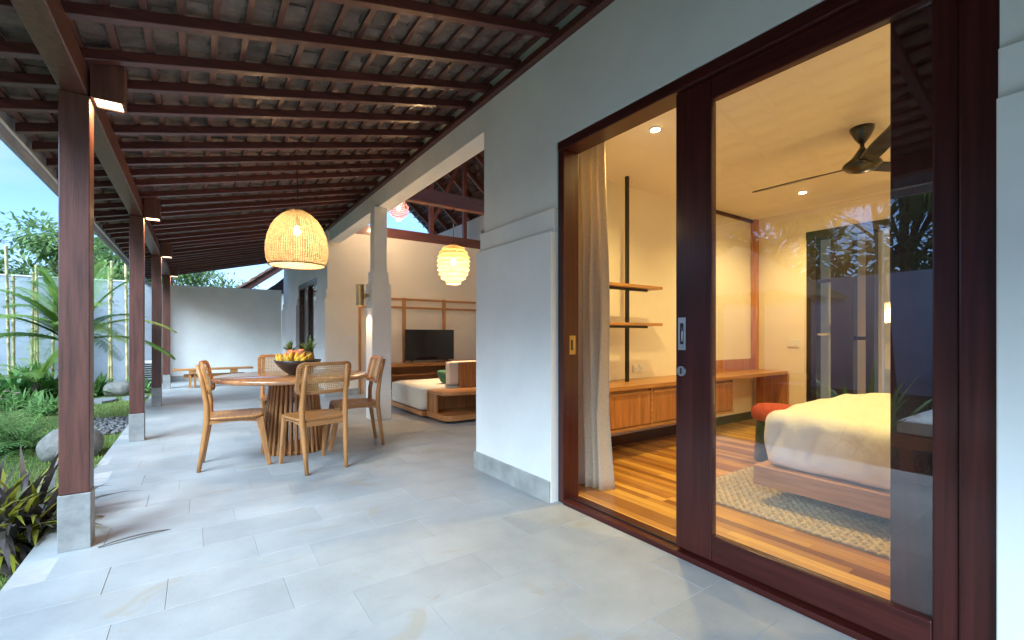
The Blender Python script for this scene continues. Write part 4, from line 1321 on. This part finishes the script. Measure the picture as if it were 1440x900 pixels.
# ceiling fan
fn = thing('ceiling_fan', 'black three-bladed ceiling fan above the bed', 'fan', (4.13, 1.32, 2.719))
cx, cy = 4.13, 1.32
MB().lathe([(.02, 2.60), (.045, 2.635), (.075, 2.695), (.078, 2.7195), (0, 2.7195)], (cx, cy, 0), 24).build('canopy', MAT['fan'], fn)
MB().tube([(cx, cy, 2.50), (cx, cy, 2.62)], .014, 10).build('rod', MAT['fan'], fn)
MB().lathe([(0, 2.385), (.05, 2.388), (.10, 2.405), (.125, 2.435), (.115, 2.455), (.07, 2.49), (.035, 2.54), (.016, 2.57)], (cx, cy, 0), 28).build('motor', MAT['fan'], fn)
for k in range(3):
    a = R(92 + 120 * k)
    d = Vector((math.cos(a), math.sin(a), 0)); s_ = Vector((-d.y, d.x, 0))
    vs, fs = [], []
    N_ = 10
    for i in range(N_ + 1):
        t_ = i / N_
        rr_ = .10 + .70 * t_
        w_ = .042 + .014 * math.sin(PI * min(1, t_ * 1.3))
        if i == N_: w_ *= .7
        tw = -.016 * (1 - t_ * .6)
        for sg, dz in ((-1, -tw), (1, tw)):
            c0 = Vector((cx, cy, 2.435)) + d * rr_ + s_ * (sg * w_)
            vs.append(c0 + Vector((0, 0, dz - .004))); vs.append(c0 + Vector((0, 0, dz + .004)))
    for i in range(N_):
        a0 = 4 * i
        fs += [(a0, a0 + 2, a0 + 6, a0 + 4), (a0 + 1, a0 + 5, a0 + 7, a0 + 3), (a0, a0 + 4, a0 + 5, a0 + 1), (a0 + 2, a0 + 3, a0 + 7, a0 + 6)]
    fs += [(0, 1, 3, 2), (4 * N_, 4 * N_ + 2, 4 * N_ + 3, 4 * N_ + 1)]
    q = MB(); q.add(vs, fs); q.build('blade', MAT['fan'], fn)

# recessed downlights
def downlight(x, y, label, energy=23, z=2.72):
    t = thing('downlight', label, 'downlight', (x, y, z), 'recessed downlights in the bedroom ceiling')
    MB().lathe([(.034, -.001), (.048, -.001), (.048, -.006), (.034, -.010)], (x, y, z), 24).build('trim_ring', MAT['white_pl'], t)
    MB().lathe([(0, -.0008), (.033, -.0008), (.033, -.011), (0, -.012)], (x, y, z), 24).build('lens', MAT['lens'], t)
    l = bpy.data.lights.new('downlight_light', 'SPOT'); l.energy = energy; l.color = (1.0, .71, .25); l.spot_size = R(150); l.spot_blend = .7; l.shadow_soft_size = .035
    lo = bpy.data.objects.new('downlight_light', l); C.objects.link(lo); lo.parent = t; lo.location = (0, 0, -.018)
downlight(2.86, 2.22, 'small bright downlight in the ceiling near the curtain')
downlight(5.44, 2.28, 'small bright downlight in the ceiling below the fan blade')
downlight(2.86, 0.10, 'small downlight in the ceiling over the foot of the bed')
downlight(5.44, 0.10, 'small downlight in the ceiling over the head of the bed')

# =================================================================== GARDEN
GZ = -0.13
rnd = random.Random(21)
# lawn: short blades, thick near the terrace
gr = MB()
def blade3(mb, x, y, h, w):
    a = rnd.uniform(0, 2 * PI)
    dx, dy = math.cos(a) * w, math.sin(a) * w
    lx, ly = rnd.uniform(-.5, .5) * h, rnd.uniform(-.5, .5) * h
    mb.add([(x - dx, y - dy, GZ - .004), (x + dx, y + dy, GZ - .004), (x + lx, y + ly, GZ + h)], [(0, 1, 2)])
n = 0
while n < 62000:
    y = 3.0 + 9.6 * rnd.random() ** 1.3
    x = -0.74 - (0.12 * y + 2.6) * rnd.random() ** 1.15
    if -1.5 < x and 7.75 < y < 9.3 and x > -1.42: continue
    blade3(gr, x, y, rnd.uniform(.018, .045), rnd.uniform(.003, .006)); n += 1
n = 0
while n < 14000:
    x, y = rnd.uniform(-7.5, -0.9), rnd.uniform(-2.0, 3.2)
    blade3(gr, x, y, rnd.uniform(.02, .05), rnd.uniform(.005, .009)); n += 1
tag(gr.build('lawn_grass', MAT['grass']), 'short green lawn grass beside the terrace', kind='stuff')

# boulders
def boulder(c, sx, sy, sz, label, seed):
    def dsp(p, n):
        q = (p - Vector(c)) * 2.2 + Vector((seed, seed * 2, 0))
        return n * (noise.noise(q) * .045 + noise.noise(q * 4) * .008)
    q = MB(); q.rbox(c[0] - sx, c[0] + sx, c[1] - sy, c[1] + sy, c[2] - sz, c[2] + sz, min(sx, sy, sz) * .98, 18, dsp)
    tag(q.build('boulder', MAT['rock']), label, 'boulder')
boulder((-1.08, 6.58, GZ + .12), .24, .24, .165, 'large smooth grey boulder on the lawn beside the feathery bush', 1.3)
boulder((-1.40, 12.75, GZ + .13), .25, .2, .16, 'low grey boulder at the foot of the bamboo by the garden wall', 4.1)
# stepping slates
for i, (x, y, lab) in enumerate([(-1.95, 11.6, 'dark slate stepping stone farthest from the terrace'), (-1.5, 11.75, 'dark slate stepping stone in the middle of the short row'), (-1.03, 11.85, 'dark slate stepping stone nearest the terrace edge')]):
    pts = []
    for k in range(9):
        a = 2 * PI * k / 9
        r_ = 1 + rnd.uniform(-.12, .12)
        pts.append((x + .21 * r_ * math.cos(a), y + .38 * r_ * math.sin(a)))
    q = MB(); q.add([(a, b, GZ - .02) for a, b in pts] + [(a, b, GZ + .05) for a, b in pts], [tuple(range(9))[::-1], tuple(range(9, 18))] + [(k, (k + 1) % 9, 9 + (k + 1) % 9, 9 + k) for k in range(9)])
    tag(q.build('stepping_stone', MAT['slate'], None, bevel=.01), lab, 'stone', 'slate stepping stones')
# pebble patch
q = MB()
for k in range(520):
    x, y = rnd.uniform(-1.40, -0.75), rnd.uniform(7.78, 9.25)
    r_ = rnd.uniform(.018, .036)
    q.lathe([(0, -r_ * .5), (r_ * .8, -r_ * .3), (r_, .1 * r_), (r_ * .6, r_ * .5), (0, r_ * .6)], (x, y, GZ + .01 + rnd.uniform(0, .02)), 7)
tag(q.build('pebbles', MAT['pebble']), 'patch of dark grey pebbles beside the terrace', kind='stuff')

def tuft(name, label, cat, loc, mat, nleaf, lmin, lmax, w, el=(.3, 1.4), droop=1.2, spread=.1, group=None, mat2=None, frac2=0.0, segs=4, aim=None):
    t = thing(name, label, cat, loc, group)
    A, B = MB(), MB()
    for k in range(nleaf):
        a = rnd.uniform(0, 2 * PI); e = rnd.uniform(*el)
        if aim is not None and rnd.random() < .5: a = rnd.gauss(aim, .6)
        b = (loc[0] + rnd.uniform(-spread, spread), loc[1] + rnd.uniform(-spread, spread), loc[2])
        (B if rnd.random() < frac2 else A).blade(b, (math.cos(a) * math.cos(e), math.sin(a) * math.cos(e), math.sin(e)), rnd.uniform(lmin, lmax), w * rnd.uniform(.7, 1.2), droop * rnd.uniform(.6, 1.3), segs)
    tag(A.build('foliage', mat, t), kind='stuff')
    if B.v: tag(B.build('bright_foliage', mat2, t), kind='stuff')
    return t

def feather(mb, base, d, length, droop, leaf, w, n=24, gap=.55, mbs=None):
    """pinnate frond: a rib with leaflets on both sides."""
    p, d = Vector(base), Vector(d).normalized()
    pts = [p.copy()]
    for i in range(n):
        p = p + d * (length / n)
        d = (d + Vector((0, 0, -droop / n))).normalized()
        pts.append(p.copy())
        t = (i + 1) / n
        if t < .12: continue
        s = d.cross(Vector((0, 0, 1)))
        if s.length < 1e-3: s = Vector((1, 0, 0))
        s.normalize()
        ll = leaf * (math.sin(PI * (.1 + .85 * t)) ** .6)
        for sg in (-1, 1):
            mb.blade(p, (s * sg * .85 + d * gap + Vector((0, 0, .15))), ll * rnd.uniform(.85, 1.1), w, droop=.9, segs=3)
    (mbs or mb).tube(pts, [max(.002, .008 * (1 - i / (n + 1))) * (length / 1.2) for i in range(n + 1)], 5)

# purple-leaved plant by the first post
tuft('purple_leaved_plant', 'dark purple and lime leaved plant at the terrace edge by the stone sleeve', 'plant', (-0.93, 3.93, GZ), MAT['leaf_dark'], 240, .38, .72, .034, el=(.45, 1.4), droop=1.5, spread=.15, mat2=MAT['leaf_lime'], frac2=.27, segs=5, aim=-.9)
# feathery bush beside the boulder
t = thing('feathery_bush', 'light green feathery bush beside the large boulder', 'bush', (-1.62, 7.2, GZ))
q = MB()
for k in range(64):
    a = rnd.uniform(0, 2 * PI); e = rnd.uniform(.35, 1.35)
    feather(q, (-1.62 + rnd.uniform(-.12, .12), 7.2 + rnd.uniform(-.12, .12), GZ), (math.cos(a) * math.cos(e), math.sin(a) * math.cos(e), math.sin(e)), rnd.uniform(.45, .82), 1.0, .13, .015, 13)
tag(q.build('foliage', MAT['leaf_fern'], t), kind='stuff')
# palm whose trunk stands behind the first post
def palm(name, label, base, trunk_h, nf, fl, leaf, lean=(0, 0), els=(.1, 1.2), w=.022, nn=30):
    t = thing(name, label, 'palm tree', base)
    x, y, z = base
    top = Vector((x + lean[0], y + lean[1], z + trunk_h))
    MB().tube([(x, y, z), (x + lean[0] * .4, y + lean[1] * .4, z + trunk_h * .5), tuple(top)], [.09, .06, .05], 10).build('trunk', MAT['bark'], t)
    for k in range(nf):
        a = 2 * PI * k / nf + rnd.uniform(-.25, .25); e = rnd.uniform(*els)
        q = MB()
        feather(q, top, (math.cos(a) * math.cos(e), math.sin(a) * math.cos(e), math.sin(e)), fl * rnd.uniform(.8, 1.1), rnd.uniform(1.1, 1.8), leaf, w, nn)
        q.build('frond', MAT['leaf_palm'], t)
    return t
palm('garden_palm', 'bright green palm with arching fronds before the grey garden wall', (-1.475, 9.1, GZ), 1.15, 26, 1.40, .36, (-0.02, 0.0), (.45, 1.45), .019, 58)
palm('slim_palm', 'slender young palm between bamboo stems by the garden wall', (-2.62, 12.6, GZ), 0.35, 12, 1.15, .34, (0.05, 0), (.5, 1.4))

# bamboo canes against the wall
def bamboo(xs, y, hs, label):
    t = thing('bamboo_clump', label, 'bamboo', (xs[0], y, GZ), 'bamboo clumps along the garden wall')
    for x, h in zip(xs, hs):
        q = MB()
        pts, rad = [], []
        nseg = int(h / .28)
        lx = rnd.uniform(-.05, .05)
        for i in range(nseg + 1):
            z = GZ + h * i / nseg
            xx = x + lx * (i / nseg)
            if i: pts.append((xx, y, z - .018)); rad.append(.026)
            pts.append((xx, y, z)); rad.append(.033)
            pts.append((xx, y, z + .018)); rad.append(.026)
        q.tube(pts, rad, 8)
        q.build('cane', MAT['bamboo'], t)
    L = MB()
    for k in range(90):
        i = rnd.randrange(len(xs)); f = rnd.random() ** .5 if rnd.random() < .6 else rnd.random()
        z = GZ + hs[i] * (.3 + .72 * f)
        a = rnd.uniform(0, 2 * PI)
        L.blade((xs[i], y, z), (math.cos(a), math.sin(a) * .7, rnd.uniform(-.1, .7)), rnd.uniform(.12, .26), .028, 1.0, 3)
    tag(L.build('leaves', MAT['leaf_fern'], t), kind='stuff')
bamboo([-3.16, -3.10], 13.55, [3.1, 2.5], 'two bamboo canes by the wall behind the broad-leaved shrubs')
bamboo([-2.86, -2.81, -2.76], 13.6, [2.6, 2.75, 2.5], 'three close bamboo canes by the grey garden wall')
bamboo([-2.55], 13.62, [2.3], 'single shorter bamboo cane by the grey garden wall')
bamboo([-2.30, -2.24], 13.55, [2.7, 2.4], 'pair of bamboo canes half hidden by palm fronds')
bamboo([-1.63, -1.58], 13.6, [2.95, 2.7], 'pale bamboo canes near the low boulder')
bamboo([-1.30, -1.25, -1.20], 13.5, [3.0, 2.9, 2.7], 'orange-yellow bamboo canes beside the post and low boulder')
# shrubs at the wall foot
for x, y, n_, l0, l1, w_, mt, nm, lab in [
        (-3.05, 13.1, 60, .5, .85, .13, 'leaf_big', 'broad_leaved_shrub', 'tall broad-leaved shrub at the foot of the two bamboo canes'),
        (-2.62, 13.1, 70, .5, .85, .12, 'leaf_big', 'broad_leaved_shrub', 'broad-leaved shrub under the three close bamboo canes'),
        (-2.2, 13.0, 60, .45, .8, .11, 'leaf_big', 'broad_leaved_shrub', 'broad-leaved shrub under the palm fronds by the wall'),
        (-1.78, 12.9, 60, .35, .62, .08, 'leaf_fern', 'leafy_shrub', 'bright green leafy shrub beside the low boulder'),
        (-3.0, 11.9, 90, .25, .5, .045, 'leaf_fern', 'low_fern', 'low fern clump before the broad-leaved shrubs'),
        (-2.55, 11.5, 100, .25, .5, .045, 'leaf_fern', 'low_fern', 'low fern clump beside the farthest stepping stone'),
        (-2.0, 10.3, 110, .22, .45, .04, 'leaf_fern', 'low_fern', 'low fern clump on the lawn below the bright palm'),
        (-1.1, 13.2, 40, .25, .5, .06, 'leaf_fern', 'leafy_shrub', 'small leafy shrub behind the low boulder at the wall'),
        (-3.3, 12.4, 60, .4, .7, .1, 'leaf_big', 'broad_leaved_shrub', 'dark broad-leaved shrub behind the pink flowers')]:
    tuft(nm, lab, 'shrub', (x, y, GZ), MAT[mt], n_, l0, l1, w_, el=(.4, 1.45), droop=1.0, spread=.16)
fl_ = thing('flower_clump', 'clump of pale pink flowers among ferns by the wall', 'flowers', (-2.75, 11.0, GZ))
q, q2 = MB(), MB()
for k in range(16):
    x, y = -2.85 + rnd.uniform(-.35, .35), 11.0 + rnd.uniform(-.3, .3); z = GZ + rnd.uniform(.2, .36)
    q2.blade((x, y, GZ), (0, 0, 1), z - GZ, .012, 0, 2)
    for j in range(6):
        a = j * PI / 3
        q.blade((x, y, z), (math.cos(a), math.sin(a), .5), .05, .04, .8, 2)
tag(q.build('petals', MAT['petal'], fl_), kind='stuff'); tag(q2.build('stems', MAT['leaf_fern'], fl_), kind='stuff')

# outdoor unit at the wall between the posts
au = thing('air_conditioner_unit', 'white louvred outdoor unit by the garden wall between posts', 'air conditioner', (-0.98, 13.75, GZ))
MB().box(-1.25, -0.80, 13.6, 13.9, 0.12, 0.56).build('casing', MAT['white_pl'], au, bevel=.015)
for k in range(7):
    MB().box(-1.20, -0.85, 13.585, 13.599, 0.16 + k * .052, 0.185 + k * .052).build('louvre', MAT['black'], au)
for xx in (-1.2, -0.87):
    MB().box(xx, xx + .04, 13.62, 13.88, GZ, 0.1195).build('foot', MAT['black'], au)

# trees beyond the walls
def tree(loc, h, rx, rz, nl, label, mat='leaf_tree', ls=.22):
    t = thing('background_tree', label, 'tree', loc, 'trees beyond the garden walls')
    x, y, z = loc
    tr_ = MB()
    tr_.tube([(x, y, z), (x + .1, y, z + h * .35), (x + .05, y + .1, z + h * .7)], [.16, .11, .05], 8)
    cl = []
    for k in range(16):
        a = rnd.uniform(0, 2 * PI); rr_ = rx * rnd.uniform(.25, .95); zz = z + h - rz + rnd.uniform(-rz, rz) * .9
        c_ = Vector((x + rr_ * math.cos(a), y + rr_ * math.sin(a), zz)); cl.append((c_, rnd.uniform(.28, .5) * rx))
        tr_.tube([(x + .05, y, z + h * .45), ((x + c_.x) / 2, (y + c_.y) / 2, (z + h * .5 + c_.z) / 2 + .1), tuple(c_)], [.06, .035, .012], 5)
    tr_.build('trunk', MAT['bark'], t)
    q = MB()
    for k in range(nl):
        c_, r_ = cl[rnd.randrange(len(cl))]
        v = Vector((rnd.gauss(0, 1), rnd.gauss(0, 1), rnd.gauss(0, 1))).normalized() * r_ * rnd.uniform(.3, 1.05)
        v.z *= .75
        d = (v.normalized() + Vector((rnd.uniform(-.8, .8), rnd.uniform(-.8, .8), rnd.uniform(-.9, .3))))
        q.blade(c_ + v, d, ls * rnd.uniform(.6, 1.2), ls * .38, .6, 2)
    tag(q.build('crown', MAT[mat], t), kind='stuff')
tree((-5.4, 18.0, GZ), 4.7, 1.7, 1.5, 4200, 'leafy tree beyond the grey wall left of the palm top')
tree((-3.4, 20.0, GZ), 4.7, 2.0, 1.4, 4600, 'rounded tree beyond the grey wall behind the bamboo tops')
tree((-2.0, 17.2, GZ), 4.3, 1.3, 1.1, 3600, 'small tree beyond the wall between the two front posts', ls=.18)
tree((-0.3, 19.0, GZ), 3.55, 1.6, .8, 4000, 'low spreading tree beyond the white end wall', ls=.18)
tree((1.5, 22.5, GZ), 3.5, 1.2, .8, 3200, 'small tree behind the neighbouring house roof', ls=.18)
for i, (x, y, h, lab) in enumerate([(-11.0, 1.2, 6.6, 'spreading tree mirrored in the glass above the side wall'), (-11.4, 4.0, 7.2, 'tallest tree beyond the side garden wall behind the tall palm'), (-10.8, -1.4, 6.4, 'bushy tree beyond the side wall near the leaning palm'), (-11.0, 7.5, 6.4, 'tall tree beyond the side garden wall past the gazebo'), (-12, -4, 6.2, 'tall tree beyond the far end of the side garden wall')]):
    tree((x, y, GZ), h, 2.5, 2.2, 3600, lab, ls=.40)
palm('tall_palm', 'tall palm with long fronds mirrored in the bedroom glass', (-7.4, 3.2, GZ), 4.3, 16, 2.6, .55, (.5, .2), (-.1, 1.0), .035, 26)
palm('leaning_palm', 'leaning palm at the side wall mirrored in the bedroom glass', (-7.6, -0.6, GZ), 3.6, 14, 2.4, .55, (.4, .3), (-.1, 1.0), .035, 26)
for i, (x, y) in enumerate([(-1.7, 1.9), (-2.4, 0.6), (-7.6, 2.0), (-7.4, 0.6), (-7.7, -1.2)]):
    tuft('strap_leaved_shrub', ['strap-leaved shrub by the terrace edge mirrored low in the glass', 'strap-leaved shrub on the lawn near the daybed', 'strap-leaved shrub under the tall palm', 'strap-leaved shrub between the two mirrored palms', 'strap-leaved shrub under the leaning palm'][i], 'shrub', (x, y, GZ), MAT['leaf_big'], 80, .6, 1.1, .06, el=(.4, 1.45), droop=1.2, spread=.25)
# thatched gazebo (seen mirrored in the glass)
gz = thing('thatched_gazebo', 'thatched garden gazebo mirrored in the bedroom glass', 'gazebo', (-5.2, 5.2, GZ))
for dx in (-.95, .95):
    for dy in (-.95, .95):
        MB().tube([(-5.2 + dx, 5.2 + dy, GZ), (-5.2 + dx, 5.2 + dy, 2.05)], .06, 10).build('post', MAT['bark'], gz)
MB().box(-6.2, -4.2, 4.2, 6.2, .25, .36).build('deck', MAT['teak_x'], gz)
q = MB()
q.add([(-6.6, 3.8, 1.92), (-3.8, 3.8, 1.92), (-3.8, 6.6, 1.92), (-6.6, 6.6, 1.92), (-5.2, 5.2, 3.02)], [(0, 1, 4), (1, 2, 4), (2, 3, 4), (3, 0, 4), (3, 2, 1, 0)])
q.build('roof_core', MAT['thatch'], gz)
q = MB()
for k in range(9000):
    s_ = rnd.randrange(4); u = rnd.uniform(-1, 1); v = 1 - rnd.random() ** .6 * 1.0
    half = 1.42 * (1 - v)
    a = [(0, -1), (1, 0), (0, 1), (-1, 0)][s_]
    px_, py_ = a[0] * half + (u * half if a[0] == 0 else 0), a[1] * half + (u * half if a[1] == 0 else 0)
    z = 1.95 + v * 1.1 + rnd.uniform(0, .05)
    q.blade((-5.2 + px_, 5.2 + py_, z), (a[0] + rnd.uniform(-.25, .25), a[1] + rnd.uniform(-.25, .25), -.62), rnd.uniform(.2, .38), .018, .5, 2)
tag(q.build('thatch', MAT['thatch'], gz), kind='stuff')
dbd = thing('garden_daybed', 'low timber garden daybed with a white mattress beside the terrace', 'daybed', (-1.9, .9, GZ))
MB().box(-2.6, -1.2, .3, 1.5, .10, .22).build('frame', MAT['teak_x'], dbd)
for xx in (-2.55, -1.33):
    for yy in (.35, 1.37):
        MB().box(xx, xx + .08, yy, yy + .08, GZ, .0995).build('leg', MAT['teak'], dbd)
MB().rbox(-2.58, -1.22, .32, 1.48, .221, .36, .04, 6).build('mattress', MAT['sheet'], dbd)

lf = MB(); lf.blade((-0.44, 3.30, .006), (1, .25, .12), .34, .018, .35, 5)
o = lf.build('fallen_leaf', MAT['leaf_dark']); md = o.modifiers.new('solid', 'SOLIDIFY'); md.thickness = .002
tag(o, 'narrow dry leaf lying on the paving at the stone sleeve', 'leaf')
